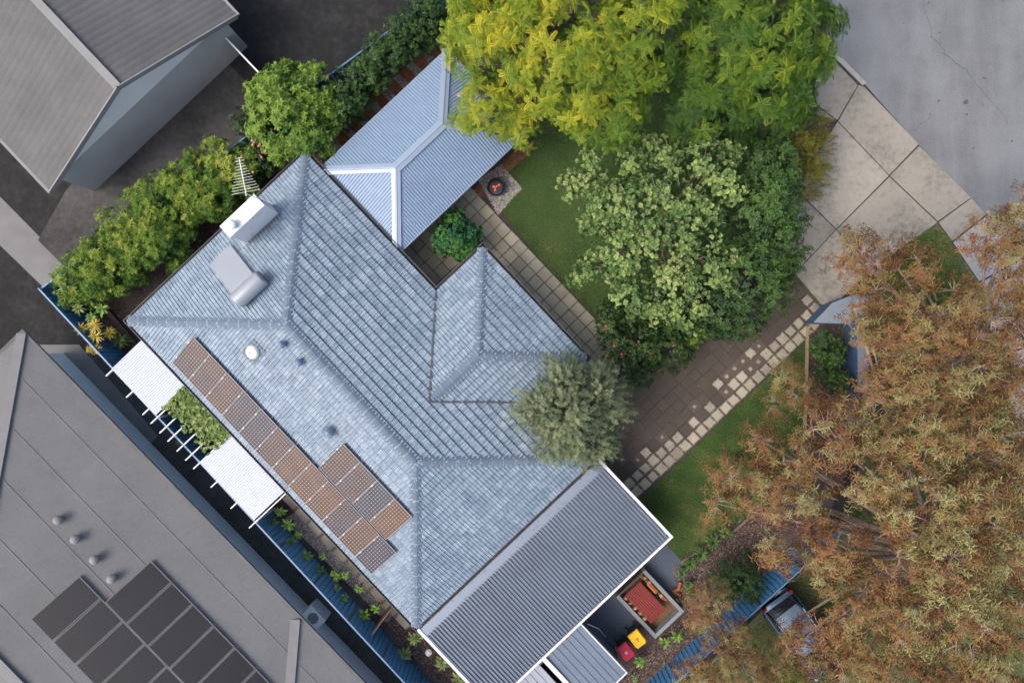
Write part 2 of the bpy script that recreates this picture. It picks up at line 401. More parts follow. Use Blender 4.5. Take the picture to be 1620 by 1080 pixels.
# ------------------------------------------------------------------ concrete crossover
def shrink(pts, d):
    c = sum((Vector(p) for p in pts), Vector((0, 0, 0))) / len(pts); r = []
    for p in pts:
        q = Vector(p) - c; r.append(c + q * max(0, 1 - d / q.length))
    return r
co = struct(px_sheet('driveway_crossover', [(1285, 110), (1314, 84), (1366, 133), (1540, 312), (1562, 340), (1640, 430), (1700, 700), (1610, 690), (1552, 449), (1505, 383), (1484, 353), (1318, 488), (1246, 430), (1238, 340), (1272, 280), (1325, 190), (1280, 172), (1230, 150)], 0.007, M['gutter_in']))
slabs = [[(1285, 108), (1313, 88), (1358, 135), (1325, 191), (1291, 166)],
         [(1240, 142), (1289, 165), (1323, 191), (1300, 184), (1250, 166)],
         [(1358, 134), (1367, 137), (1454, 229), (1407, 278), (1325, 192)],
         [(1454, 230), (1537, 313), (1484, 351), (1407, 278)],
         [(1325, 192), (1407, 278), (1323, 363), (1263, 304), (1280, 265)],
         [(1407, 279), (1484, 352), (1436, 386), (1382, 424), (1323, 363)],
         [(1263, 304), (1323, 363), (1257, 433), (1245, 427), (1238, 345)],
         [(1323, 363), (1382, 424), (1316, 486), (1304, 487), (1257, 433)],
         [(1537, 313), (1561, 339), (1506, 382), (1484, 352)]]
for k, sp_ in enumerate(slabs):
    pts = shrink([P(a, b, 0.03) for a, b in sp_], 0.035)
    MB().prism(pts, 0.008, 0.034 + 0.003 * (k % 3)).build('slab', M['concrete'], co)
for sp_ in ([(1507, 383), (1562, 340), (1625, 405), (1549, 446)], [(1549, 447), (1625, 406), (1665, 540), (1578, 560)], [(1578, 561), (1665, 541), (1700, 700), (1612, 690)]):
    MB().prism(shrink([P(a, b, 0.03) for a, b in sp_], 0.035), 0.008, 0.035).build('slab', M['concrete_white'], co)
kb = struct(MB().prism([P(a, b, 0) for a, b in [(1302, 74), (1309, 70), (1370, 132), (1364, 136)]], 0.009, 0.06).build('kerb', M['concrete_white']))
struct(MB().prism([P(a, b, 0) for a, b in [(1558, 336), (1563, 332), (1700, 470), (1690, 476)]], 0.009, 0.06).build('kerb', M['concrete_white']))
rc = random.Random(5)
def crack(p0, p1, n, wob, w):
    a, b = P(*p0), P(*p1); mb = MB(); q = []
    d = (b - a).normalized(); s_ = Vector((-d.y, d.x, 0)); off = 0
    for i in range(n + 1):
        off += rc.uniform(-wob, wob); q.append(a.lerp(b, i / n) + s_ * off)
    for i in range(n):
        ww = w * rc.uniform(0.4, 1.2)
        mb.add([(q[i] - s_ * ww) + ZV * 0.012, (q[i] + s_ * ww) + ZV * 0.012, (q[i + 1] + s_ * ww) + ZV * 0.012, (q[i + 1] - s_ * ww) + ZV * 0.012], [(0, 1, 2, 3)])
    struct(mb.build('road_crack', M['crack']))
crack((1472, 58), (1488, 85), 9, 0.06, 0.016); crack((1488, 85), (1530, 110), 12, 0.06, 0.013); crack((1530, 110), (1600, 190), 26, 0.05, 0.009)
crack((1440, 210), (1478, 182), 10, 0.08, 0.006); crack((1460, -20), (1472, 58), 10, 0.07, 0.008)

# ------------------------------------------------------------------ paving built paver by paver
def paver_mesh(L, Wd, m, t=0.045, b=0.012):
    mb = MB()
    top = [(-L/2+b, -Wd/2+b), (L/2-b, -Wd/2+b), (L/2-b, Wd/2-b), (-L/2+b, Wd/2-b)]
    low = [(-L/2, -Wd/2), (L/2, -Wd/2), (L/2, Wd/2), (-L/2, Wd/2)]
    vs_ = [W(a, c, 0) for a, c in low] + [W(a, c, t - b) for a, c in low] + [W(a, c, t) for a, c in top]
    fs = [(8, 9, 10, 11)]
    for i in range(4):
        j = (i + 1) % 4; fs += [(i, j, 4 + j, 4 + i), (4 + i, 4 + j, 8 + j, 8 + i)]
    me = bpy.data.meshes.new('paver'); me.from_pydata([tuple(v) for v in vs_], [], fs); me.materials.append(m); return me
def lay(parent, meshes, u0, u1, v0, v1, su, sv, keep, rng, z=0.010, off=False, tilt=.01):
    nu = int(round((u1 - u0) / su)); nv = int(round((v1 - v0) / sv))
    for j in range(nv):
        for i in range(nu):
            u = u0 + (i + 0.5) * su + (su * 0.5 if off and j % 2 else 0); v = v0 + (j + 0.5) * sv
            if not keep(u, v): continue
            o = link(meshes(u, v), 'paver', None, W(u + rng.uniform(-.006, .006), v + rng.uniform(-.006, .006), z + rng.uniform(-0.004, 0.006)))
            o.rotation_euler = (rng.uniform(-tilt, tilt), rng.uniform(-tilt, tilt), rng.uniform(-tilt, tilt)); put(o, parent)
rp = random.Random(3)
PS = 0.585
pm = paver_mesh(PS - 0.022, PS - 0.022, M['paver'])
pat = struct(sheet('patio_paving', [W(-1.5, -6.9), W(3.7, -6.9), W(3.72, 5.0), W(1.0, 5.0), W(1.0, -3.4), W(-1.5, -3.4)], 0.012, M['gutter_in']))
lay(pat, lambda u, v: pm, 3.66 - PS * 9, 3.66, -4.5 - PS * 4, -4.5 + PS * 16, PS, PS,
    lambda u, v: (v > -6.6) and not (u < 1.2 and v > -3.7) and not (0.3 < u < 1.2 and v < -5.0 and False) and not (v > 3.2 and u < 1.6), rp)
DS = 0.535
M['drive_joint'] = simple('drive_joint', (0.055, 0.044, 0.036), .9)
dm = {k: paver_mesh(DS - 0.006, DS - 0.006, M[k], b=.003) for k in ('paver_drive', 'paver_cream', 'paver_worn', 'paver_spot')}
def drive_pick(u, v):
    d = (9.66 - v) / DS
    if d < 1: return dm['paver_cream'] if rp.random() < .93 else dm['paver_worn']
    if d < 2: return dm[rp.choice(['paver_worn', 'paver_worn', 'paver_cream', 'paver_spot', 'paver_drive', 'paver_worn'] if u > 6 or u < 2 else ['paver_worn', 'paver_spot', 'paver_drive', 'paver_spot'])]
    if d < 3: return dm[rp.choice(['paver_spot', 'paver_drive', 'paver_drive', 'paver_drive', 'paver_worn'])]
    if u < 1.2 and rp.random() < .16: return dm['paver_spot']
    if u < 4 and v < 6.0 and rp.random() < .3: return dm['paver_worn' if rp.random() < .5 else 'paver_spot']
    return dm['paver_drive']
drv = struct(sheet('paved_driveway', [W(-1.2, 4.9), W(12.05, 4.9), W(12.05, 9.9), W(11.2, 9.72), W(-1.2, 9.72)], 0.011, M['drive_joint']))
lay(drv, drive_pick, 12.0 - DS * 25, 12.0, 9.66 - DS * 9, 9.66, DS, DS, lambda u, v: not (u < 1.7 and v < 5.6), rp, tilt=.004)
# red brick path with gravel insets beside the patio roof
bp = struct(sheet('brick_path', [W(-1.2, -13.25), W(8.4, -13.15), W(8.4, -11.2), W(-1.2, -11.2)], 0.014, M['brick']))
gi = MB()
for k in range(10):
    u = -0.75 + k * 0.88; gi.ubox(u, u + 0.36, -13.18, -12.0, 0.012, 0.022)
stuff(gi.build('gravel_inset', M['gravel_base'], bp))
struct(sheet('brick_edging', [W(3.6, -6.62), W(7.2, -6.62), W(7.2, -6.05), W(3.6, -6.05)], 0.016, M['brick']))
struct(sheet('patio_slab', [W(-11.7, 6.0), W(-1.3, 6.0), W(-1.3, 13.4), W(-2.7, 14.4), W(-6.5, 14.0), W(-11.7, 14.2)], 0.013, M['concrete_dark']))
# side path flagstones
spth = struct(sheet('side_path', [W(-13.35, -3.0), W(-11.55, -3.0), W(-11.55, 6.6), W(-13.35, 6.6)], 0.006, M['soil']))
fm = paver_mesh(0.55, 0.86, M['paver'])
for k in range(11):
    o = link(fm, 'paver', None, W(-13.0, -2.6 + k * 0.88, 0.012)); put(o, spth)

# ------------------------------------------------------------------ roof planes
class Plane:      # a = along the eave, b = plan distance up the slope
    def __init__(s, o, e, g, tan): s.o = Vector(o); s.e = Vector(e); s.g = Vector(g); s.t = tan
    def at(s, a, b, h=0.0): return s.o + s.e * a + s.g * b + ZV * (b * s.t + h)
def halfplanes(poly):
    c = (sum(p[0] for p in poly) / len(poly), sum(p[1] for p in poly) / len(poly)); hp = []
    for i in range(len(poly)):
        p, q = poly[i], poly[(i + 1) % len(poly)]
        n = (-(q[1] - p[1]), q[0] - p[0]); L = math.hypot(*n); n = (n[0] / L, n[1] / L); k = -(n[0] * p[0] + n[1] * p[1])
        if n[0] * c[0] + n[1] * c[1] + k < 0: n = (-n[0], -n[1]); k = -k
        hp.append((n[0], n[1], k))
    return hp
def inside(hp, a, b, e=1e-4): return all(h[0] * a + h[1] * b + h[2] >= -e for h in hp)
def clip(pts, hp):
    for h in hp:
        out = []
        for i in range(len(pts)):
            p, q = pts[i], pts[(i + 1) % len(pts)]
            dp = h[0] * p[0] + h[1] * p[1] + h[2]; dq = h[0] * q[0] + h[1] * q[1] + h[2]
            if dp >= 0: out.append(p)
            if (dp >= 0) != (dq >= 0):
                t = dp / (dp - dq); out.append(tuple(p[k] + (q[k] - p[k]) * t for k in range(4)))
        pts = out
        if len(pts) < 3: return []
    return pts
TW, TG = 0.318, 0.345
PROF = [(0.0, 0.0, 0), (0.05, 0.042, 1), (0.13, 0.042, 1), (0.19, 0.0, 0), (0.5, 0.0, 0), (0.55, 0.042, 1), (0.63, 0.042, 1), (0.69, 0.0, 0), (1.0, 0.0, 0)]
def tile_faces():
    F = []; ov = 0.03; lift = 0.07
    for i in range(len(PROF) - 1):
        (t0, h0, r0), (t1, h1, r1) = PROF[i], PROF[i + 1]
        a0, a1 = t0 * TW, t1 * TW
        bm_ = TG - 0.07; lm = lift * (1 - bm_ / (TG + ov))
        F.append([(a0, 0, h0 + lift, r0), (a1, 0, h1 + lift, r1), (a1, bm_, h1 + lm, r1), (a0, bm_, h0 + lm, r0)])
        F.append([(a0, bm_, h0 + lm, r0 * .3), (a1, bm_, h1 + lm, r1 * .3), (a1, TG + ov, h1, -1), (a0, TG + ov, h0, -1)])  # negative end carries the painted shade at the headlap
        F.append([(a0, 0, -0.01, 0), (a1, 0, -0.01, 0), (a1, 0, h1 + lift, r1), (a0, 0, h0 + lift, r0)])
    return F
TF = tile_faces()
class TileSet:
    def __init__(s): s.v = []; s.f = []; s.r = []; s.ab = []; s.full = []; s.k = 0
    def add(s, pl, pts):
        o = len(s.v)
        for p in pts: s.v.append(tuple(pl.at(p[0], p[1], p[2]))); s.r.append(p[3]); s.ab.append((p[0] + 40 * (id(pl) % 97), p[1] + 7.3 * int(p[1] / TG + .02), 0))
        s.f.append(tuple(range(o, o + len(pts))))
    def plane(s, pl, pieces, amax, bmax, rng):
        hps = [halfplanes(p) for p in pieces]
        ins = lambda a, b: any(inside(h, a, b) for h in hps)
        a_min = min(p[0] for q in pieces for p in q); a_max = max(p[0] for q in pieces for p in q); b_max = max(p[1] for q in pieces for p in q)
        for j in range(int(b_max / TG) + 2):
            for i in range(int((a_max - a_min) / TW) + 2):
                a0 = a_min + i * TW; b0 = j * TG
                cs = [(a0, b0), (a0 + TW, b0), (a0 + TW, b0 + TG), (a0, b0 + TG)]
                k = sum(ins(*c) for c in cs)
                if k == 4: s.full.append((pl, a0, b0, rng.uniform(-.003, .004)))
                else:
                    for h in hps:
                        for f in TF:
                            q = clip([(a0 + p[0], b0 + p[1], p[2], p[3]) for p in f], h)
                            if len(q) >= 3: s.add(pl, q)
    def joined(s, keep):
        for (pl, a0, b0, dz) in keep:
            for f in TF: s.add(pl, [(a0 + p[0], b0 + p[1], p[2] + dz, p[3]) for p in f])
        # weld so that each tile is one island
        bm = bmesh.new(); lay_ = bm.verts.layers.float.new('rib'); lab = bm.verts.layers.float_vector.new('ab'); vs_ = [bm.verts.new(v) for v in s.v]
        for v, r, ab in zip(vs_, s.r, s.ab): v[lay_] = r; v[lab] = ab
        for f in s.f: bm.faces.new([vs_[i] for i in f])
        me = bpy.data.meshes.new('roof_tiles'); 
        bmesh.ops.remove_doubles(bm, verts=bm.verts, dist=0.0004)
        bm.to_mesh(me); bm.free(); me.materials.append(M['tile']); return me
def tile_mesh(pl):
    me = bpy.data.meshes.new('roof_tile'); vs_ = []; fs = []; r = []; ab = []
    for f in TF:
        o = len(vs_)
        for p in f: vs_.append(tuple(pl.e * p[0] + pl.g * p[1] + ZV * (p[1] * pl.t + p[2]))); r.append(p[3]); ab += [p[0], p[1], 0.0]
        fs.append((o, o + 1, o + 2, o + 3))
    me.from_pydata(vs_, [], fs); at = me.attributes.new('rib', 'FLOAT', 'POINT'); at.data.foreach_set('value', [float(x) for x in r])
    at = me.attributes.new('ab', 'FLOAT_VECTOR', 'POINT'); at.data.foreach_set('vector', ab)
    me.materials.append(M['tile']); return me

# main house ------------------------------------------------------------
ZE = 2.62; TP = math.tan(math.radians(20))
u0, u1, v0, v1 = -11.82, -0.92, -12.40, 6.35
wu, wv0, wv1 = 1.93, -3.95, 2.85
hw = (u1 - u0) / 2; um = (u0 + u1) / 2; ww = (wv1 - wv0) / 2; wm = (wv0 + wv1) / 2
house = thing('house', 'single storey house under the big blue grey tiled hip roof in the middle', 'house', W(um, -3, 0))
deck = MB()
zr = ZE + hw * TP; zw = ZE + ww * TP
A, B, G, Hc = W(u0, v0, ZE), W(u1, v0, ZE), W(u1, v1, ZE), W(u0, v1, ZE)
r1, r2 = W(um, v0 + hw, zr), W(um, v1 - hw, zr)
D, E, C, F_ = W(wu, wv0, ZE), W(wu, wv1, ZE), W(u1, wv0, ZE), W(u1, wv1, ZE)
ap = W(wu - ww, wm, zw); jn = W(u1 - ww, wm, zw)
dz = ZV * -0.03
deck.add([A + dz, B + dz, r1 + dz], [(0, 1, 2)]); deck.add([Hc + dz, G + dz, r2 + dz], [(0, 1, 2)])
deck.add([A + dz, Hc + dz, r2 + dz, r1 + dz], [(0, 1, 2, 3)])
deck.add([B + dz, C + dz, jn + dz, F_ + dz, G + dz, r2 + dz, r1 + dz], [(0, 1, 2, 6), (2, 5, 6), (2, 3, 4, 5)])
deck.add([D + dz, E + dz, ap + dz], [(0, 1, 2)]); deck.add([C + dz, D + dz, ap + dz, jn + dz], [(0, 1, 2, 3)]); deck.add([E + dz, F_ + dz, jn + dz, ap + dz], [(0, 1, 2, 3)])
roof = deck.build('roof', M['deck'], house)
ts = TileSet(); rt = random.Random(11)
Lv = v1 - v0; Lu = u1 - u0
pl_nw = Plane(A, UVEC, VVEC, TP); ts.plane(pl_nw, [[(0, 0), (Lu, 0), (hw, hw)]], 0, 0, rt)
pl_se = Plane(Hc, UVEC, -VVEC, TP); ts.plane(pl_se, [[(0, 0), (Lu, 0), (hw, hw)]], 0, 0, rt)
pl_sw = Plane(A, VVEC, UVEC, TP); ts.plane(pl_sw, [[(0, 0), (Lv, 0), (Lv - hw, hw), (hw, hw)]], 0, 0, rt)
pl_ne = Plane(B, VVEC, -UVEC, TP); va, vb, vm = wv0 - v0, wv1 - v0, wm - v0
ts.plane(pl_ne, [[(0, 0), (va, 0), (vm, ww), (vm, hw), (hw, hw)], [(vb, 0), (Lv, 0), (Lv - hw, hw), (vm, hw), (vm, ww)]], 0, 0, rt)
pl_w = Plane(D, VVEC, -UVEC, TP); ts.plane(pl_w, [[(0, 0), (2 * ww, 0), (ww, ww)]], 0, 0, rt)
wl_ = wu - u1
pl_wn = Plane(C, UVEC, VVEC, TP); ts.plane(pl_wn, [[(0, 0), (wl_, 0), (wl_ - ww, ww), (-ww, ww)]], 0, 0, rt)
pl_ws = Plane(F_, UVEC, -VVEC, TP); ts.plane(pl_ws, [[(0, 0), (wl_, 0), (wl_ - ww, ww), (-ww, ww)]], 0, 0, rt)
camv = Vector((0, 0, H))
ts.full.sort(key=lambda q: (q[0].at(q[1], q[2]) - camv).length)
single, rest = ts.full[:300], ts.full[300:]
tm = {}
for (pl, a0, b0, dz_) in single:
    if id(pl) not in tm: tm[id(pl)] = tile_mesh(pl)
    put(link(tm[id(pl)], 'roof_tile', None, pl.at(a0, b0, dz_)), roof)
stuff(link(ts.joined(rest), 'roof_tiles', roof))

def caps(p, q, w=0.25, L=0.50, sk0=0.0, sk1=0.0, drop=0.10, lift=0.075):
    p = Vector(p); q = Vector(q); d = (q - p); tot = d.length; d.normalize()
    s_ = d.cross(ZV).normalized(); n = s_.cross(d)
    if n.z < 0: n = -n
    k = max(1, int(round((tot - sk0 - sk1) / L))); st = (tot - sk0 - sk1) / k
    for i in range(k):
        a = p + d * (sk0 + i * st - 0.02); b = p + d * (sk0 + (i + 1) * st + 0.015); mb = MB(); vs_ = []
        for c, up in ((a, 0.018), (b, 0.0)):
            for x, y in ((-w, -drop), (-w * .55, -drop * .36), (-0.05, 0.0), (0.05, 0.0), (w * .55, -drop * .36), (w, -drop)):
                vs_.append(c + s_ * x + n * (y + lift + up))
        fs = [(j, j + 1, j + 7, j + 6) for j in range(5)]
        vs_ += [v - n * 0.05 for v in vs_[:6]]; fs += [(j, 12 + j, 13 + j, j + 1) for j in range(5)]
        o = mb.add(vs_, fs).build('ridge_cap', M['cap'], roof)
        mo = MB().add([vs_[0] - d * .012 - n * .004, vs_[1] - d * .012 - n * .004, vs_[2] - d * .012 - n * .004, vs_[3] - d * .012 - n * .004, vs_[4] - d * .012 - n * .004, vs_[5] - d * .012 - n * .004] + [v + d * 0.02 + n * 0.004 for v in vs_[:6]], [(j, j + 1, j + 7, j + 6) for j in range(5)])
        mort.add(mo.v, mo.f)
mort = MB()
caps(A, r1, sk1=0.15, sk0=0.1); caps(B, r1, sk1=0.15, sk0=0.1); caps(G, r2, sk1=0.15, sk0=0.1); caps(Hc, r2, sk1=0.15, sk0=0.1); caps(r1, r2)
caps(D, ap, sk0=0.1, sk1=0.1); caps(E, ap, sk0=0.1, sk1=0.1); caps(ap, jn, sk1=0.25)
stuff(mort.build('mortar_joint', M['mortar'], roof))
for a_, b_ in ((C, jn), (F_, jn)):
    MB().bar(a_ + ZV * 0.10, b_ + ZV * 0.10, 0.085, 0.02).build('valley', M['gutter'], roof)
def gutter(p, q, outw, parent, m=None, w=0.14):
    p, q, o = Vector(p), Vector(q), Vector(outw); mb = MB(); d = (q - p).normalized()
    z = ZV
    for (c, hw_, hh) in ((o * w, 0.012, 0.06), (o * 0.0, 0.006, 0.05)):
        mb.obox((p + q) / 2 + c + z * (-0.06 + (0.0 if hw_ > 0.01 else -0.01)), d, o, ZV, (q - p).length / 2, hw_, hh)
    g_ = mb.build('gutter', m or M['gutter'], parent)
    MB().obox((p + q) / 2 + o * w / 2 - z * 0.085, d, o, ZV, (q - p).length / 2 - .004, w / 2 - 0.014, 0.008).build('gutter_floor', M['gutter_in'], g_)
    return g_
gl = 0.14
gutter(A - UVEC * gl, B + UVEC * gl, -VVEC, house); gutter(A - VVEC * (gl-.013), Hc + VVEC * (gl-.013), -UVEC, house)
gutter(Hc - UVEC * (gl-.013), G + UVEC * gl, VVEC, house); gutter(B - VVEC * (gl-.013), C, UVEC, house)
gutter(C, D + UVEC * gl, -VVEC, house); gutter(D - VVEC * (gl-.013), E + VVEC * (gl-.013), UVEC, house)
gutter(E + UVEC * gl, F_, VVEC, house); gutter(F_, G, UVEC, house)
def wallbox(parent, ua, ub, va_, vb_, z1, m, t=0.2):
    for k, (a, b, c, d) in enumerate(((ua, ub, va_, va_ + t), (ua, ub, vb_ - t, vb_), (ua, ua + t, va_ + t, vb_ - t), (ub - t, ub, va_ + t, vb_ - t))):
        MB().ubox(a, b, c, d, 0.005, z1).build('wall', m, parent)
wallbox(house, u0 + .5, u1 - .5, v0 + .5, v1 - .5, ZE - .06, M['brick_wall'])
for k, (a, b, c, d) in enumerate(((u1 - .5, wu - .5, wv0 + .5, wv0 + .7), (u1 - .5, wu - .5, wv1 - .7, wv1 - .5), (wu - .7, wu - .5, wv0 + .7, wv1 - .7))):
    MB().ubox(a, b, c, d, 0.005, ZE - .06).build('wall', M['brick_wall'], house)
M['glass'] = simple('window_glass', (0.03, 0.04, 0.05), 0.1, 0.1)
for (ua, va_, du, dv) in ((wu - .5, -1.6, 0, 2.0), (u1 - .5, -8.5, 0, 2.4), (u1 - .5, 4.4, 0, 1.2), (-8.5, v1 - .5, 2.2, 0), (-3.5, v1 - .5, 1.8, 0)):
    if dv: w_ = MB().ubox(ua + .002, ua + .03, va_, va_ + dv, 0.9, 2.1)
    else: w_ = MB().ubox(ua, ua + du, va_ + .002, va_ + .03, 0.9, 2.1)
    wo_ = w_.build('window', M['glass'], house)
    fr = MB()
    for zz in (0.87, 2.13):
        if dv: fr.ubox(ua + .002, ua + .05, va_ - .06, va_ + dv + .06, zz - .03, zz + .03)
        else: fr.ubox(ua - .06, ua + du + .06, va_ + .002, va_ + .05, zz - .03, zz + .03)
    fr.build('frame', M['white'], wo_)
# eave soffit
sf = MB()
for (a, b, c, d) in ((u0, u1, v0, v0 + .5), (u0, u1, v1 - .5, v1), (u0, u0 + .5, v0 + .5, v1 - .5), (u1 - .5, u1, v0 + .5, v1 - .5), (u1, wu, wv0, wv0 + .5), (u1, wu, wv1 - .5, wv1), (wu - .5, wu, wv0 + .5, wv1 - .5)):
    sf.ubox(a, b, c, d, ZE - .10, ZE - .08)
sf.build('soffit', M['white'], house)

# ------------------------------------------------------------------ profiled sheet roofs
def prof_sheet(name, pl, poly, prof, pitch, m, parent, h=0.0):
    xs = [p[0] for p in poly]; a0, a1 = min(xs), max(xs); k = int((a1 - a0) / pitch) + 1; vs_ = []; fs = []
    def rng_b(a):
        bs = []
        for i in range(len(poly)):
            p, q = poly[i], poly[(i + 1) % len(poly)]
            if abs(p[0] - q[0]) < 1e-9:
                if abs(a - p[0]) < 1e-6: bs += [p[1], q[1]]
            elif min(p[0], q[0]) - 1e-9 <= a <= max(p[0], q[0]) + 1e-9: bs.append(p[1] + (q[1] - p[1]) * (a - p[0]) / (q[0] - p[0]))
        return (min(bs), max(bs)) if bs else None
    for i in range(k):
        for (t, hh) in prof:
            a = a0 + (i + t) * pitch
            if a > a1 - 1e-6: continue
            r = rng_b(a)
            if r: vs_ += [tuple(pl.at(a, r[0], hh + h)), tuple(pl.at(a, r[1], hh + h))]
    n = len(vs_) // 2
    fs = [(2 * i, 2 * i + 2, 2 * i + 3, 2 * i + 1) for i in range(n - 1)]
    me = bpy.data.meshes.new(name); me.from_pydata(vs_, [], fs); me.materials.append(m)
    return link(me, name, parent)
CORR = [(t / 6, 0.021 * (1 - math.cos(2 * math.pi * t / 6))) for t in range(6)]
RIB = [(0.0, 0.0), (0.14, 0.03), (0.34, 0.03), (0.48, 0.0)]
def strip(name, p, q, side, w, m, parent, lift=0.05, drop=0.0):   # folded flashing over a hip or ridge
    p, q = Vector(p), Vector(q); d = (q - p).normalized(); s_ = d.cross(ZV).normalized(); mb = MB()
    prof = [(-w, -drop), (-w * .96, -drop + .012), (-.05, 0.0), (-.035, 0.03), (.035, 0.03), (.05, 0.0), (w * .96, -drop + .012), (w, -drop)]
    vs_ = [c + s_ * x + ZV * (z + lift) for c in (p, q) for x, z in prof]; k = len(prof)
    return mb.add(vs_, [(j, j + 1, j + 1 + k, j + k) for j in range(k - 1)]).build(name, m, parent)

# hip roofed patio ("gazebo")
gu0, gu1, gv0, gv1 = -1.10, 6.88, -11.55, -6.35; GZ = 2.36; GT = math.tan(math.radians(20)); gh = (gv1 - gv0) / 2; gm = (gv0 + gv1) / 2
gaz = thing('patio_shelter', 'open patio shelter with light blue corrugated hip roof below the yellow green tree', 'shelter', W(3, gm, 0))
ga, gb, gc, gd = W(gu0, gv0, GZ), W(gu1, gv0, GZ), W(gu1, gv1, GZ), W(gu0, gv1, GZ); e1, e2 = W(gu0 + gh, gm, GZ + gh * GT), W(gu1 - gh, gm, GZ + gh * GT)
gL = gu1 - gu0; gW = gv1 - gv0
CP = 0.128
GRIB = [(0, 0), (.2, .045), (.42, .045), (.62, 0)]
prof_sheet('roof_sheet', Plane(ga, UVEC, VVEC, GT), [(0, 0), (gL, 0), (gL - gh, gh), (gh, gh)], GRIB, CP, M['iron_blue'], gaz)
prof_sheet('roof_sheet', Plane(gd, UVEC, -VVEC, GT), [(0, 0), (gL, 0), (gL - gh, gh), (gh, gh)], GRIB, CP, M['iron_blue'], gaz)
prof_sheet('roof_sheet', Plane(ga, VVEC, UVEC, GT), [(0, 0), (gW, 0), (gh, gh)], GRIB, CP, M['iron_blue'], gaz)
prof_sheet('roof_sheet', Plane(gb, VVEC, -UVEC, GT), [(0, 0), (gW, 0), (gh, gh)], GRIB, CP, M['iron_blue'], gaz)
for p, q in ((ga, e1), (gd, e1), (gb, e2), (gc, e2)): strip('hip_flashing', p, q, 0, 0.21, M['iron_flash'], gaz, 0.075, 0.04)
strip('ridge_flashing', e1 - UVEC * .05, e2 + UVEC * .05, 0, 0.24, M['iron_flash'], gaz, 0.085, 0.07)
for a in (gu0 + .3, 2.9, gu1 - .3):
    for b in (gv0 + .3, gv1 - .3): MB().ubox(a - .045, a + .045, b - .045, b + .045, 0.0, GZ + .06).build('post', M['iron_flash'], gaz)
for p, q in ((ga, gb), (gb, gc), (gc, gd)):
    d_ = (q - p).normalized(); MB().bar(p + d_ * .2 + ZV * -.04 , q - d_ * .2 + ZV * -.04, 0.05, 0.12).build('beam', M['iron_flash'], gaz)

# flat patio roof along the house, grey with white edges
pu0, pu1, pv0, pv1 = -11.72, -0.86, v1 + 0.17, 11.10; PZ = 2.66; PT = -0.02
fp = thing('flat_patio_roof', 'flat dark grey corrugated patio roof with white edge capping below the tiled roof', 'patio roof', W(-6, 9, 0))
plf = Plane(W(pu0, pv0, PZ), UVEC, VVEC, PT)
prof_sheet('roof_sheet', plf, [(0, 0.35), (pu1 - pu0, 0.35), (pu1 - pu0, pv1 - pv0), (0, pv1 - pv0)], [(0, 0), (.12, .075), (.42, .075), (.54, 0)], 0.165, M['iron_grey'], fp)
MB().add([plf.at(0, -.02, .02), plf.at(pu1 - pu0, -.02, .02), plf.at(pu1 - pu0, .42, .055), plf.at(0, .42, .055)], [(0, 1, 2, 3)]).build('apron_flashing', M['apron'], fp)
MB().ubox(pu1, pu1 + .13, pv0 - .1, pv1 + .05, PZ - .2, PZ + .075).build('edge_capping', M['white'], fp)
MB().ubox(pu0 - .13, pu0, pv0 - .1, pv1 + .05, PZ - .2, PZ + .075).build('edge_capping', M['white'], fp)
MB().ubox(pu0 - .13, pu1 + .13, pv1 + .051, pv1 + .15, PZ - .28, PZ - .03).build('edge_capping', M['white'], fp)
for a in (pu0 + .2, -8.0, -4.4, pu1 - .2): MB().ubox(a - .045, a + .045, pv1 - .25, pv1 - .16, 0, PZ - .1).build('post', M['white'], fp)
MB().ubox(pu0, pu1, pv1 - .28, pv1 - .12, PZ - .32, PZ - .12).build('beam', M['white'], fp)
# shed
sh = thing('garden_shed', 'grey blue metal garden shed with white gutter below the flat patio roof', 'shed', W(-9, 12.7, 0))
SZ = 2.3
prof_sheet('roof_sheet', Plane(W(-8.60, 11.28, SZ), UVEC, VVEC, 0.03), [(0, 0), (2.15, 0), (2.15, 3.0), (0, 3.0)], [(0, 0), (.05, .03), (.12, .03), (.17, 0)], 0.30, M['iron_shed'], sh)
prof_sheet('roof_sheet', Plane(W(-12.4, 11.28, SZ), UVEC, VVEC, 0.03), [(0, 0), (3.6, 0), (3.6, 3.0), (0, 3.0)], [(0, 0), (.05, .03), (.12, .03), (.17, 0)], 0.30, M['grey_paint'], sh)
MB().ubox(-8.80, -8.60, 11.3, 14.4, SZ - .05, SZ + .16).build('gutter', M['white'], sh)
MB().ubox(-6.45, -6.40, 11.27, 14.33, SZ - .1, SZ + .15).build('edge_trim', M['white'], sh)
MB().ubox(-12.4, -6.401, 14.29, 14.34, SZ - .06, SZ + .14).build('edge_trim', M['white'], sh)
for (a, b, c, d) in ((-12.4, -6.55, 11.4, 11.45), (-12.4, -6.55, 14.15, 14.2), (-6.6, -6.55, 11.45, 14.15), (-12.4, -12.35, 11.45, 14.15)):
    MB().ubox(a, b, c, d, 0.0, SZ - .01).build('wall', M['iron_shed'], sh)
# antenna-like wires beside the shed
MB().tube([W(-6.25, 11.6, 2.2), W(-6.1, 12.2, 1.9), W(-6.25, 13.0, 1.2)], 0.018, 5).build('brace', M['alu'], sh)

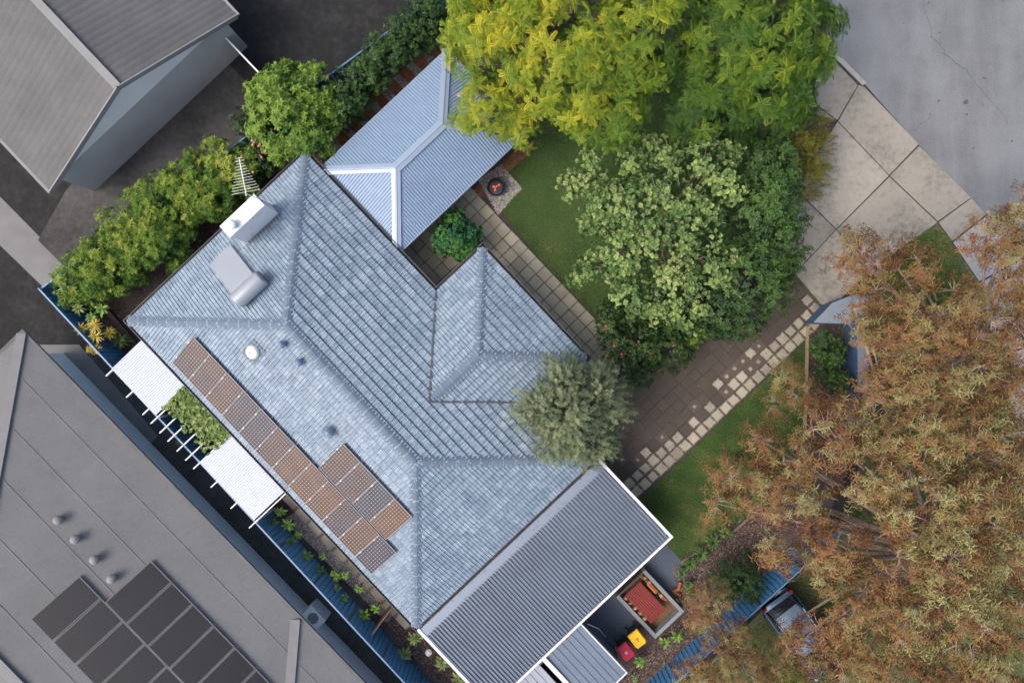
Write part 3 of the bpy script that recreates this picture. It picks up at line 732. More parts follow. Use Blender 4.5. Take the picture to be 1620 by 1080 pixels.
# ------------------------------------------------------------------ things on the tiled roof
def on_sw(v, b, h=0.0): return pl_sw.at(v - v0, b, h)
swn = Vector((-UVEC.x * math.sin(math.radians(20)), -UVEC.y * math.sin(math.radians(20)), math.cos(math.radians(20))))
sws = (UVEC + ZV * TP).normalized()                      # up the south-west slope
PWD, PLN = 1.045, 1.76
def solar_meshes():
    fr = MB(); hx, hy = PWD / 2 - .001, PLN / 2
    for (cx, cy, a, b) in ((0, hy - .008, hx, .008), (0, -hy + .008, hx, .008), (hx - .006, 0, .006, hy - .016), (-hx + .006, 0, .006, hy - .016)):
        fr.obox(VVEC * cx + sws * cy, VVEC, sws, swn, a, b, .02)
    me1 = bpy.data.meshes.new('frame'); me1.from_pydata(fr.v, [], fr.f); me1.materials.append(M['panel_frame'])
    c = [(-hx + .011, -hy + .015), (hx - .011, -hy + .015), (hx - .011, hy - .015), (-hx + .011, hy - .015)]
    me2 = bpy.data.meshes.new('cell_glass')
    top = [tuple(VVEC * a + sws * b + swn * .012) for a, b in c]; bot = [tuple(VVEC * a + sws * b - swn * .006) for a, b in c]
    me2.from_pydata(top + bot, [], [(0, 1, 2, 3), (7, 6, 5, 4)]); me2.materials.append(M['cells'])
    ul = me2.uv_layers.new(name='UVMap'); uvs = [(0, 0), (8, 0), (8, 12), (0, 12)]
    for i in range(4): ul.data[i].uv = uvs[i]; ul.data[4 + i].uv = uvs[3 - i]
    fe = MB()
    for a in (-hx * .6, hx * .6):
        for b in (-hy * .55, hy * .55): fe.obox(VVEC * a + sws * b - swn * .075, VVEC, sws, swn, .03, .03, .055)
    me3 = bpy.data.meshes.new('foot'); 
    cl = MB(); cl.obox(VVEC * 0 + sws * 0, VVEC, sws, swn, .03, .03, .075); me3.from_pydata(cl.v, [], cl.f); me3.materials.append(M['alu'])
    clm = bpy.data.meshes.new('clamp'); cm = MB(); cm.obox((0, 0, 0), VVEC, sws, swn, .028, .03, .026); clm.from_pydata(cm.v, [], cm.f); clm.materials.append(M['white'])
    return me1, me2, me3, clm
sm1, sm2, sm3, sm4 = solar_meshes()
def solar_panel(v, b, label):
    c = on_sw(v, b, 0.21); t = thing('solar_module', label, 'solar panel', c, 'solar panels on the tiled roof')
    for me, nm, off in ((sm1, 'frame', None), (sm2, 'cell_glass', None)): put(link(me, nm, None, c), t)
    for a in (-.3, .3):
        for d in (-.46, .46): put(link(sm3, 'foot', None, c + VVEC * a + sws * d - swn * .085), t)
    for d in (-.5, .5): put(link(sm4, 'clamp', None, c + VVEC * (-PWD / 2) + sws * d + swn * .003), t)
vA, bA = -9.80, 1.03
q0 = uv(302, 571, 3.1); vA = q0[1] - .04; bA = q0[0] - u0 + .13
NL = 12
for k in range(NL):
    solar_panel(vA + k * 1.067, bA, ORD[k] + ' solar panel from the upper left in the long row above the gutter' if k < 11 else 'solar panel at the lower right end of the long row above the gutter')
q1 = uv(541, 731, 3.6)
for k in range(4):
    solar_panel(q1[1] + k * 1.067, bA + PLN * math.cos(math.radians(20)) + 0.07, ['uppermost', 'second from top', 'third from top', 'lowest'][k] + ' solar panel in the short upper row of four')

# solar hot water unit on the north-west slope
nws = (VVEC + ZV * TP).normalized(); nwn = Vector((-VVEC.x * math.sin(math.radians(20)), -VVEC.y * math.sin(math.radians(20)), math.cos(math.radians(20))))
M['tank_end'] = simple('tank_end', (0.12, 0.125, 0.135), 0.5)
qc = uv(370, 430, 3.5); hwc = pl_nw.at(qc[0] - u0, qc[1] - v0, 0.17)
sw_ = thing('solar_water_heater', 'grey solar water heater with round tank and flat collector on the tiled roof', 'water heater', hwc)
o_ = MB().obox(hwc, UVEC, nws, nwn, .62, 1.14, .055).build('collector', M['grey_paint'], sw_)
MB().obox(hwc + nwn * .056, UVEC, nws, nwn, .585, 1.10, .004).build('cover', M['grey_paint'], o_)
tc_ = hwc + nws * 1.42 + nwn * .26 + UVEC * 0.14
tl = 0.78; tr_ = .38
prof_t = [(0.02, -tl), (tr_ * .75, -tl + .01), (tr_ * .97, -tl + .06), (tr_, -tl + .12), (tr_, tl - .12), (tr_ * .97, tl - .06), (tr_ * .75, tl - .01), (0.02, tl)]
MB().lathe(tc_, prof_t, 24, (nws, nwn, UVEC)).build('tank', M['grey_paint'], sw_, True)
MB().lathe(tc_ + UVEC * (tl + .002), [(tr_ * .8, -.005), (tr_ * .8, .012), (.02, .02)], 20, (nws, nwn, UVEC)).build('end_cap', M['tank_end'], sw_)
for a in (-.5, .5): MB().obox(tc_ - nwn * .32 + UVEC * a, UVEC, nws, nwn, .04, .2, .08).build('cradle', M['gutter'], sw_)
for a in (-.5, .5): MB().obox(hwc - nwn * .10 + UVEC * a, UVEC, nws, nwn, .03, .9, .05).build('rail', M['alu'], sw_)

# white chimney
ct = 5.05
cq = [uv(349, 358, ct), uv(401, 309.5, ct), uv(416, 323, ct), uv(365, 375, ct)]
cu0 = (cq[0][0] + cq[3][0]) / 2; cu1 = (cq[1][0] + cq[2][0]) / 2; cv0 = (cq[0][1] + cq[1][1]) / 2; cv1 = (cq[2][1] + cq[3][1]) / 2
M['chim'] = None
def chim():
    t = NT('white_render'); c = (0.80, 0.80, 0.79)
    s_ = t.ramp(t.noise(2.2, 6, 0.75), [(0.60, 0.0), (0.70, 0.75)])
    col = t.mix(s_, c, (0.16, 0.15, 0.14)); return t.out(t.mix(1.0, col, t.ramp(t.noise(40, 3), [(0.3, .9), (.7, 1.05)]), 'MULTIPLY'), 0.75)
M['chim'] = chim()
ch = thing('chimney', 'white painted rectangular chimney with round cowl at the upper left eave', 'chimney', W((cu0 + cu1) / 2, (cv0 + cv1) / 2, 3))
MB().ubox(cu0, cu1, cv0, cv1, 2.5, ct - .06).build('stack', M['chim'], ch)
MB().ubox(cu0 - .035, cu1 + .035, cv0 - .035, cv1 + .035, ct - .06, ct).build('top_slab', M['chim'], ch)
cw = W(cu0 + .42 , (cv0 + cv1) / 2 + .05, ct)
MB().lathe(cw, [(.13, 0), (.13, .16), (.20, .17), (.205, .21), (.17, .27), (.09, .31), (.01, .325)], 20).build('cowl', M['white'], ch, True)
fl = MB()
fl.ubox(cu0 - .07, cu1 + .07, cv1 + .002, cv1 + .14, pl_nw.at(0, cv1 - v0).z + .03, pl_nw.at(0, cv1 - v0).z + .11); fl.build('flashing', M['gutter'], ch)
# television antenna on a mast beside the chimney
mp_ = W(cu1 + 0.06, cv0 + .12, 3.3); mtop = P(389, 306, 6.4)
an = thing('tv_antenna', 'silver television antenna with many cross rods on a mast by the chimney', 'antenna', mp_)
MB().tube([mp_, Vector((mtop.x, mtop.y, 6.45))], .022, 6).build('mast', M['alu'], an)
MB().bar(mp_ - UVEC * .1, mp_ + UVEC * .03, .05, .05).build('bracket', M['alu'], an)
b0_, b1_ = P(389, 306, 6.4), P(378, 249, 6.4); dd = (b1_ - b0_).normalized(); ss = Vector((-dd.y, dd.x, 0))
MB().bar(b0_ - dd * .1, b1_, .026, .026).build('boom', M['alu'], an)
for k in range(13):
    t = k / 12; c = b0_.lerp(b1_, 0.04 + .94 * t); L = .56 - .40 * min(1, t * 1.25) + (0.02 if k % 2 else 0)
    if L < .17: L = .14
    MB().tube([c - ss * L, c + ss * L], .0055, 5).build('rod', M['alu'], an)

# skylight dome, vents, spinning vent
M['dome'] = simple('dome', (0.80, 0.76, 0.62), 0.25, 0.08, 3)
M['vent'] = metal_mat('vent_paint', (0.17, 0.23, 0.32), 0.5, 0.1)
dq = uv(401, 556, 4.0); dc = on_sw(dq[1], dq[0] - u0, .05)
sk = thing('skylight_dome', 'round cream skylight dome on a flashing near the ridge', 'skylight', dc)
MB().obox(dc + swn * .03, VVEC, sws, swn, .40, .43, .012).build('flashing', M['cap'], sk)
MB().lathe(dc, [(.31, .0), (.32, .10), (.30, .12)], 24, (VVEC, sws, swn)).build('ring', M['alu'], sk, True)
MB().lathe(dc, [(.30, .11), (.29, .16), (.24, .22), (.14, .26), (.02, .275)], 24, (VVEC, sws, swn)).build('dome', M['dome'], sk, True)
MB().lathe(dc + swn * .27, [(.03, .0), (.03, .03), (.01, .035)], 8, (VVEC, sws, swn)).build('knob', M['gutter'], sk)
for (px_, py_, nm) in ((449, 545, 'small blue cone vent pipe nearest the ridge corner'), (476, 573, 'small blue cone vent pipe further down the ridge')):
    q = uv(px_, py_, 4.4); c = on_sw(q[1], q[0] - u0, .02)
    t = thing('vent_pipe', nm, 'vent', c, 'vent pipes by the ridge')
    MB().obox(c + ZV * .03, VVEC, sws, swn, .17, .17, .012).build('flashing', M['vent'], t)
    MB().lathe(c, [(.06, -.05), (.06, .26)], 12).build('pipe', M['vent'], t, True)
    MB().lathe(c, [(.11, .25), (.17, .25), (.165, .29), (.09, .40), (.02, .46)], 16).build('cap', M['vent'], t, True)
q = uv(519, 684, 4.3); c = on_sw(q[1], q[0] - u0, .02)
wb = thing('roof_ventilator', 'round blue spinning roof ventilator above the short solar row', 'vent', c)
MB().obox(c + ZV * .03, VVEC, sws, swn, .24, .24, .012).build('flashing', M['vent'], wb)
MB().lathe(c, [(.15, -.06), (.15, .20)], 16).build('throat', M['vent'], wb, True)
for k in range(20):
    t = 2 * math.pi * k / 20; e_ = Vector((math.cos(t), math.sin(t), 0)); f_ = Vector((math.cos(t + .28), math.sin(t + .28), 0)); n_ = Vector((-e_.y, e_.x, 0)) * .03
    vs_ = [c + e_ * .15 + ZV * .18, c + e_ * .26 + ZV * .26, c + e_ * .27 + ZV * .36, c + f_ * .19 + ZV * .46, c + f_ * .09 + ZV * .49]
    v2 = [a + n_ + e_ * .012 for a in vs_]
    MB().add(vs_ + v2, [(i, i + 1, i + 6, i + 5) for i in range(4)]).build('vane', M['vent'], wb)
MB().lathe(c, [(.11, .47), (.10, .50), (.02, .515)], 16).build('top_plate', M['vent'], wb, True)
MB().lathe(c, [(.14, .18), (.13, .47)], 14).build('core', M['black'], wb, True)

# ------------------------------------------------------------------ pergola along the south-west wall
ZP = 2.42
pg = thing('pergola', 'white pergola with two white corrugated sheets beside the left fence', 'pergola', W(-13, -6, 0))
pq = [uv(x, y, ZP) for x, y in ((221, 538), (179, 585), (246, 655), (291, 618), (363, 690), (315, 730), (400, 822), (450, 780))]
pa_in = u0 - .16
s1v0 = uv(200, 561, ZP)[1]; s1v1 = uv(268, 637, ZP)[1]; s2v0 = uv(339, 710, ZP)[1]; s2v1 = uv(425, 801, ZP)[1]
pout = min(pq[1][0], pq[5][0]) + 0.0
for (va_, vb_) in ((s1v0, s1v1), (s2v0, s2v1)):
    prof_sheet('roof_sheet', Plane(W(pout, va_, ZP), VVEC, UVEC, 0.02), [(0, 0), (vb_ - va_, 0), (vb_ - va_, pa_in - pout), (0, pa_in - pout)], CORR, .105, M['poly'], pg)
raft = [uv(x, y, ZP)[1] for x, y in ((172, 590), (203, 625), (229, 652), (242, 666), (256, 681), (268, 695), (282, 711), (297, 724), (308, 739), (336, 768), (368, 801), (398, 831))]
for v in raft:
    MB().ubox(pout - .42, pa_in - .02, v - .025, v + .025, ZP - .145, ZP - .015).build('rafter', M['white'], pg)
for v in (raft[0], raft[3], raft[8], raft[-1]): MB().ubox(pout - .045, pout + .045, v - .045, v + .045, 0.004, ZP - .146).build('post', M['white'], pg)

# ------------------------------------------------------------------ fences
FPROF = [(0, .035), (.70, .035), (.76, -.015), (.92, -.015), (.98, .035)]
def fence(name, label, a, b, h, z0, m, mcap, bay=2.4, inward=None, pitch=.245):
    a = Vector((a.x, a.y, 0)); b = Vector((b.x, b.y, 0)); d = b - a; L = d.length; d.normalize(); s_ = Vector((-d.y, d.x, 0))
    if inward is not None and (Vector(inward) - a).dot(s_) < 0: s_ = -s_
    t = thing(name, label, 'fence', a.lerp(b, .5)); n = max(1, int(round(L / bay))); st = L / n
    for i in range(n):
        vs_ = []; k = int(st / pitch)
        for j in range(k + 1):
            for (tt, hh) in FPROF:
                x = (j + tt) * pitch
                if x > st - .03: continue
                p = a + d * (i * st + .03 + x - .03) + s_ * (hh - .012)
                vs_ += [p + ZV * z0, p + ZV * (z0 + h)]
        m_ = len(vs_) // 2
        MB().add(vs_, [(2 * q, 2 * q + 2, 2 * q + 3, 2 * q + 1) for q in range(m_ - 1)]).build('panel', m, t)
        MB().bar(a + d * (i * st + .02) + ZV * (z0 + h), a + d * ((i + 1) * st - .02) + ZV * (z0 + h), .075, .05).build('top_rail', mcap, t)
    for i in range(n + 1):
        c = a + d * (i * st); MB().obox(c + ZV * ((z0 + h + .03) / 2), d, s_, ZV, .03, .036, (z0 + h + .03) / 2).build('post', mcap, t)
    return t
hc = (0, 0, 0)
fence('boundary_fence', 'blue ribbed steel fence along the left side beside the pergola', K, S2, 1.95, 0.0, M['fence'], M['fence_cap'], inward=hc)
fence('boundary_fence', 'blue ribbed steel fence behind the hedge at the upper left', K + (N2 - K).normalized() * .1, N2, 1.85, 0.0, M['fence'], M['fence_cap'], inward=hc)
fence('boundary_fence', 'blue ribbed steel fence beside the parked car at the lower right', R0, R2, 1.8, 0.0, M['fence'], M['fence_cap'], inward=hc)
# front wall with wide cap
M['wall_blue'] = metal_mat('blue_wall', (0.06, 0.12, 0.22), 0.6, 0.0)
M['wall_cap'] = concrete('wall_cap', (0.23, 0.265, 0.31), blot=0.12)
fwp = [P(x, y, 1.25) for x, y in ((1287, 510), (1317, 479), (1345, 468), (1374, 466), (1376, 680), (1359, 680), (1357, 512))]
fwl = thing('front_wall', 'blue front garden wall with wide grey cap by the driveway entrance', 'wall', P(1340, 520, 0))
MB().prism(shrink(fwp, .05), 0.0, 1.18).build('wall', M['wall_blue'], fwl)
MB().prism(fwp, 1.18, 1.25).build('cap', M['wall_cap'], fwl)
# timber edgings
def edging(label, pts, w=.10, h=.14, m='timber_pale'):
    t = thing('bed_edging', label, 'edging', P(*pts[0]), 'timber garden edgings')
    for i in range(len(pts) - 1): MB().bar(P(*pts[i]) + ZV * h / 2, P(*pts[i + 1]) + ZV * h / 2, w, h).build('sleeper', M[m], t)
edging('pale timber edging between the lower lawn and the front wall shrub', [(1286, 508), (1276, 520), (1275, 575), (1274, 630), (1271, 690)], .10, .18)
edging('brown timber edging curving along the lower lawn beside spiky plants', [(1205, 800), (1165, 835), (1130, 856), (1100, 873), (1076, 888)], .10, .12, 'timber')
edging('dark weathered timber sleeper edging beneath the yellow spiky plants', [(170, 490), (205, 530), (225, 555)], .22, .2, 'timber_grey')
# slatted side gate
g0, g1 = P(622, 958, 1.5), P(588, 1003, 1.5)
gt = thing('side_gate', 'dark brown timber gate across the side path by the left fence', 'gate', Vector((g0.x, g0.y, 0)))
dg = (Vector((g1.x, g1.y, 0)) - Vector((g0.x, g0.y, 0))); Lg = dg.length; dg.normalize(); sg = Vector((-dg.y, dg.x, 0))
M['gate'] = simple('gate_timber', (0.10, 0.055, 0.035), .8, .35, 4)
for k in range(int(Lg / .1)):
    c = Vector((g0.x, g0.y, 0)) + dg * (k * .1 + .05); MB().obox(c + ZV * .82, dg, sg, ZV, .044, .012, .78).build('board', M['gate'], gt)
for z in (.3, 1.35): MB().bar(Vector((g0.x, g0.y, z)) + sg * .03, Vector((g1.x, g1.y, z)) + sg * .03, .04, .09).build('rail', M['gate'], gt)
MB().bar(Vector((g0.x, g0.y, 1.62)), Vector((g1.x, g1.y, 1.62)), .06, .03).build('cap', M['gate'], gt)

# ------------------------------------------------------------------ wood bay, firewood, bins, fire bowl
wu0, wu1, wv0_, wv1_ = -4.72, -2.82, 12.2, 14.92; wz = .62
wbn = thing('masonry_wood_bay', 'grey block walled wood bay beside the patio corner', 'wood bay', W(-3.8, 13.5, 0))
for (a, b, c, d) in ((wu0, wu0 + .17, wv0_, wv1_), (wu1 - .17, wu1, wv0_, wv1_), (wu0 + .17, wu1 - .17, wv1_ - .17, wv1_)): MB().ubox(a, b, c, d, 0.0, wz).build('wall', M['block'], wbn)
MB().ubox(wu0 + .17, wu1 - .17, wv0_, wv0_ + .10, 0.0, wz - .03).build('timber_board', M['timber_grey'], wbn)
M['rust'] = soil('rust_floor', (0.08, 0.045, 0.025), (0.14, 0.075, 0.04), (0.22, 0.13, 0.08), 9)
MB().ubox(wu0 + .17, wu1 - .17, wv0_ + .1, wv1_ - .17, 0.0, .10).build('floor', M['rust'], wbn)
M['red'] = metal_mat('red_sheet', (0.20, 0.03, 0.024), .5, .1, .25)
rsu0, rsu1, rsv0, rsv1 = -4.38, -3.38, 12.42, 14.25
rs = prof_sheet('red_roof_sheet', Plane(W(rsu0, rsv0, .66), UVEC, VVEC, -0.02), [(0, 0), (rsu1 - rsu0, 0), (rsu1 - rsu0, rsv1 - rsv0), (0, rsv1 - rsv0)], [(0, 0), (.2, .02), (.4, .02), (.6, 0)], .11, M['red'], None)
tag(rs, 'dark red corrugated metal sheet laid over the firewood', 'metal sheet')
M['log'] = piece_mat('cut_wood', (0.36, 0.22, 0.11), .35, (0.20, 0.08, 0.03), .5)
M['log_red'] = piece_mat('split_wood', (0.30, 0.10, 0.035), .3)
rl = random.Random(8)
def log(c, ax, L, r, m, label, tri=False):
    ax = Vector(ax).normalized(); s_ = ax.cross(ZV)
    if s_.length < .05: s_ = Vector((1, 0, 0))
    s_.normalize(); n_ = s_.cross(ax); mb = MB(); k = 5
    ang = [rl.uniform(0, .3) + 2 * math.pi * i / k for i in range(k)]; rr = [r * rl.uniform(.75, 1.15) for _ in range(k)]
    vs_ = [c + ax * e * L / 2 + s_ * (math.cos(a) * q) + n_ * (math.sin(a) * q) for e in (-1, 1) for a, q in zip(ang, rr)]
    fs = [tuple(range(k - 1, -1, -1)), tuple(range(k, 2 * k))] + [(i, (i + 1) % k, k + (i + 1) % k, k + i) for i in range(k)]
    return tag(mb.add(vs_, fs).build('firewood_log', M[m], None), label, 'firewood', 'firewood logs by the wood bay')
for k in range(5): log(W(-4.46 + rl.uniform(-.02, .02), 12.55 + k * .33, .42), ZV + UVEC * .25, .55, .085, 'log', 'pale upright cut log, %s from the patio end, left of the red sheet' % ORD[k])
for k in range(2): log(W(-3.14, 12.48 + k * .27, .42), ZV + UVEC * .2, .55, .10, 'log', ('pale cut log at the patio end right of the red sheet', 'pale cut log next to the patio end log right of the red sheet')[k])
log(W(-3.16, 13.1, .5), VVEC + ZV * .1, .6, .1, 'log_red', 'long orange split log lying right of the red sheet')
log(W(-3.12, 13.62, .42), ZV, .5, .10, 'log', 'pale cut log below the long orange split log')
log(W(-3.14, 13.9, .4), VVEC + UVEC * .3, .3, .07, 'log_red', 'short orange split piece near the open end of the wood bay')
for (x, y, a, i) in ((1070, 933, .4, 0), (1075, 926, -.5, 1), (1072, 939, 1.3, 2)): log(P(x, y, .1), UVEC * math.cos(a) + VVEC * math.sin(a), .36, .10, 'log_red', ('orange split log lying left of two others on the patio edge', 'orange split log lying furthest from the house on the patio edge', 'orange split log lying nearest the wood bay on the patio edge')[i])
sheet_leg = MB()

def wheelie_bin(px_, py_, lidc, label, name_marks, body='bin_green', rot=0.0):
    c = P(px_, py_, 1.05); c.z = 0.02
    e_ = UVEC * math.cos(rot) + VVEC * math.sin(rot); f_ = VVEC * math.cos(rot) - UVEC * math.sin(rot)
    t = thing('wheelie_bin', label, 'bin', c, 'wheelie bins beside the shed')
    mb = MB(); vs_ = []
    for z, w_, d_ in ((0.06, .20, .22), (.95, .275, .325), (1.0, .285, .335)):
        for a, b in ((-1, -1), (1, -1), (1, 1), (-1, 1)): vs_.append(c + e_ * a * w_ + f_ * b * d_ + ZV * z)
    mb.add(vs_, [(3, 2, 1, 0), (0, 1, 5, 4), (1, 2, 6, 5), (2, 3, 7, 6), (3, 0, 4, 7), (4, 5, 9, 8), (5, 6, 10, 9), (6, 7, 11, 10), (7, 4, 8, 11)]).build('body', M[body], t)
    lid = MB(); pts = [(-.29, -.37), (.29, -.37), (.30, .27), (.24, .395), (-.24, .395), (-.30, .27)]; n = len(pts)
    low = [c + e_ * a + f_ * b + ZV * 1.0 for a, b in pts]; mid = [c + e_ * a + f_ * b + ZV * 1.03 for a, b in pts]; top = [c + e_ * a * .86 + f_ * b * .88 + ZV * 1.075 for a, b in pts]
    lid.add(low + mid + top, [(i, (i + 1) % n, n + (i + 1) % n, n + i) for i in range(n)] + [(n + i, n + (i + 1) % n, 2 * n + (i + 1) % n, 2 * n + i) for i in range(n)] + [tuple(range(2 * n, 3 * n))])
    lo = lid.build('lid', M[lidc], t)
    MB().obox(c + ZV * 1.076 + f_ * .02, e_, f_, ZV, .17, .20, .004).build('lid_panel', M[lidc], lo)
    mk = MB()
    for (a, b, w_, h_) in name_marks: mk.obox(c + ZV * 1.082 + e_ * a + f_ * b, e_, f_, ZV, w_, h_, .002)
    if name_marks: stuff(mk.build('lid_print', M['print_white' if lidc == 'bin_red' else 'black'], lo))
    MB().tube([c - f_ * .37 - e_ * .24 + ZV * .98, c - f_ * .37 + e_ * .24 + ZV * .98], .018, 8).build('handle', M[body], t)
    for a in (-.23, .23): MB().lathe(c - f_ * .27 + e_ * a + ZV * .10, [(.02, -.03), (.10, -.03), (.10, .03), (.02, .03)], 14, (f_, ZV, e_)).build('wheel', M['black'], t)
M['bin_red'] = simple('bin_red', (0.62, 0.015, 0.04), .4, .08, 3); M['bin_yellow'] = simple('bin_yellow', (0.85, 0.46, 0.005), .4, .06, 3)
M['bin_green'] = simple('bin_green', (0.008, 0.05, 0.025), .45, .15); M['print_white'] = simple('lid_white', (0.75, 0.72, 0.72), .6)
red_marks = [(-.01, -.02 + k * .032, .075, .009) for k in range(3)] + [(-.01, .08, .05, .018)]
yel_marks = [(-.06, -.03, .016, .022), (-.02, -.03, .014, .022), (.02, -.03, .016, .022), (.06, -.03, .014, .022), (0, .02, .06, .007), (0, .045, .05, .006), (.0, .11, .035, .012)]
wheelie_bin(990, 1030, 'bin_red', 'red lidded wheelie bin beside the shed wall', red_marks, 'bin_green', .10)
wheelie_bin(1008, 1010, 'bin_yellow', 'yellow lidded wheelie bin between the red bin and wood bay', yel_marks, 'bin_green', .10)

# fire bowl
fb = P(785, 296, .45); fb.z = 0
fbo = thing('fire_bowl', 'round black steel fire bowl with orange flames on the gravel', 'fire bowl', fb)
M['bowl'] = metal_mat('bowl_steel', (0.022, 0.03, 0.045), .5, .4)
M['ash'] = soil('ash', (0.03, 0.035, 0.045), (0.07, 0.075, 0.09), (0.2, 0.2, 0.21), 20)
MB().lathe(fb, [(.10, .10), (.24, .14), (.36, .26), (.42, .42), (.43, .45), (.40, .45), (.38, .40), (.30, .28), (.02, .24)], 28).build('bowl', M['bowl'], fbo, True)
MB().lathe(fb, [(.34, .30), (.36, .335), (.2, .35), (.02, .355)], 24).build('ash', M['ash'], fbo, True)
for k in range(3):
    t = k * 2.1; MB().tube([fb + Vector((.3 * math.cos(t), .3 * math.sin(t), .2)), fb + Vector((.34 * math.cos(t), .34 * math.sin(t), .004))], .02, 6).build('leg', M['bowl'], fbo)
fm_ = NT('flame'); fm_.b.inputs['Base Color'].default_value = (.8, .12, .02, 1); fm_.b.inputs['Emission Color'].default_value = (1, .16, .03, 1); fm_.b.inputs['Emission Strength'].default_value = .55; M['flame'] = fm_.m
for (a, b, L, t0) in ((-.04, .02, .16, 2.8), (-.04, -.04, .18, 4.5), (.10, .09, .12, .7), (-.02, .03, .10, .3), (-.08, .03, .1, 3.3)):
    d_ = Vector((math.cos(t0), math.sin(t0), .25)); s_ = Vector((-d_.y, d_.x, 0)); c = fb + Vector((a, b, .36))
    MB().add([c - s_ * .025, c + s_ * .025, c + d_ * L * .5 + s_ * .04, c + d_ * L * .5 - s_ * .035, c + d_ * L, c + d_ * L * .5 + ZV * .05], [(0, 1, 2, 5), (0, 5, 3), (3, 5, 4), (5, 2, 4), (0, 3, 2, 1), (3, 4, 2)]).build('flame', M['flame'], fbo)
tag(MB().prism([P(x, y, 0) for x, y in ((803, 283), (807, 279), (815, 287), (811, 291))], .012, .07).build('paver_block', M['paver'], None), 'greenish loose paver beside the fire bowl', 'paver')
# loose white rock, red pot, blue tub
rk = bmesh.new(); bmesh.ops.create_icosphere(rk, subdivisions=2, radius=.17)
for v in rk.verts: v.co *= 1 + rl.uniform(-.12, .12); v.co.z *= .7
me = bpy.data.meshes.new('garden_rock'); rk.to_mesh(me); rk.free(); me.materials.append(M['neigh_white'])
tag(link(me, 'garden_rock', None, P(678, 1032, .1)), 'pale rounded rock in the bed below the house corner', 'rock')
M['terra'] = simple('terracotta', (0.30, 0.06, 0.025), .7, .2)
pt = P(1209, 888, .4); pt.z = 0.004
pot = thing('plant_pot', 'red brown round plant pot under the eucalyptus beside the fence', 'pot', pt)
MB().lathe(pt, [(.18, 0), (.24, .3), (.27, .42), (.30, .42), (.30, .48), (.25, .48), (.24, .40), (.02, .38)], 20).build('bowl', M['terra'], pot, True)
MB().lathe(pt, [(.23, .385), (.22, .405), (.02, .41)], 16).build('potting_soil', M['soil'], pot)
tb = P(980, 606, .4); tub = thing('storage_tub', 'dark tub with a blue rim on the paving by the grey green tree', 'tub', Vector((tb.x, tb.y, .05)))
for (a, b, c_, d_, m_) in ((-.3, -.26, -.45, .45, 'black'), (.26, .3, -.45, .45, 'fence'), (-.26, .26, -.45, -.41, 'black'), (-.26, .26, .41, .45, 'fence'),):
    ut, vt = uv(980, 606, .4); MB().ubox(ut + c_, ut + d_, vt + a, vt + b, .06, .42).build('side', M[m_], tub)
MB().ubox(ut - .45, ut + .45, vt - .3, vt + .3, .05, .08).build('base', M['black'], tub)

# ------------------------------------------------------------------ neighbours
nh = thing('neighbour_house', 'neighbouring grey tiled gable house with pale gable wall at the upper left', 'house', P(150, 100, 0))
c1, c2 = P(375, 25, 2.9), P(80, 303, 2.9); gdv = (c1 - c2); gLen = gdv.length; gdv.normalize(); gaw = Vector((-gdv.y, gdv.x, 0))
if gaw.x > 0: gaw = -gaw
nt = 1.95 / (gLen / 2); half = gLen / 2; dep = 16.0
NTP = [(0, 0), (.25, .02), (.5, .03), (.75, .02)]
prof_sheet('roof_sheet', Plane(c2, gaw, gdv, nt), [(0, 0), (dep, 0), (dep, half), (0, half)], NTP, .32, M['neigh_roof'], nh)
prof_sheet('roof_sheet', Plane(c1, gaw, -gdv, nt), [(0, 0), (dep, 0), (dep, half), (0, half)], NTP, .32, M['neigh_roof'], nh)
apx = (c1 + c2) / 2 + ZV * 1.95
MB().bar(apx + ZV * .06, apx + gaw * dep + ZV * .06, .34, .08).build('ridge_cap', M['neigh_cap'], nh)
for c in (c1, c2): MB().bar(c + ZV * .0 - gaw * .03, apx - gaw * .03, .06, .26).build('barge_board', M['neigh_cap'], nh)
w0, w1 = c2 + gdv * .55 + gaw * .35, c1 - gdv * .55 + gaw * .35; wm_ = (w0 + w1) / 2; th = gaw * .2
def gable(name, z0, pts, m):
    a = [Vector((p[0].x, p[0].y, p[1])) for p in pts]; n = len(a); MB().add(a + [p + th for p in a], [tuple(range(n)), tuple(range(2 * n - 1, n - 1, -1))] + [(i, (i + 1) % n, n + (i + 1) % n, n + i) for i in range(n)]).build(name, m, nh)
gable('wall', 0, [(w0, 0), (w1, 0), (w1, 2.7), (w0, 2.7)], M['neigh_wall'])
gable('gable_wall', 0, [(w0, 2.71), (w1, 2.71), (w1, 3.0), (wm_, 4.72), (w0, 3.0)], M['neigh_white'])
for c, s_ in ((w0, 1), (w1, -1)): MB().bar(c + gaw * .2 + gdv * s_ * .1 + ZV * (1.35 - 2.9), c + gaw * (dep - .3) + gdv * s_ * .1 + ZV * (1.35 - 2.9), .2, 2.7).build('wall', M['neigh_wall'], nh)
for c, o_ in ((c1, gdv), (c2, -gdv)): MB().bar(c + o_ * .07 - ZV * .06, c + o_ * .07 + gaw * dep - ZV * .06, .13, .11).build('gutter', M['neigh_cap'], nh)
struct(px_sheet('neighbour_yard', [(105, 300), (335, 75), (420, 160), (390, 230), (250, 300), (120, 440), (60, 380)], 0.007, simple('yard', (0.055, 0.053, 0.051), .95, .6, .5, fine=4)))
fa, fbp = P(352, 55, 1.7), P(410, 116, 1.7)
fence('neighbour_fence', 'thin pale grey fence running out from the upper left house', fa, fbp, 1.7, 0, M['neigh_wall'], M['neigh_white'])

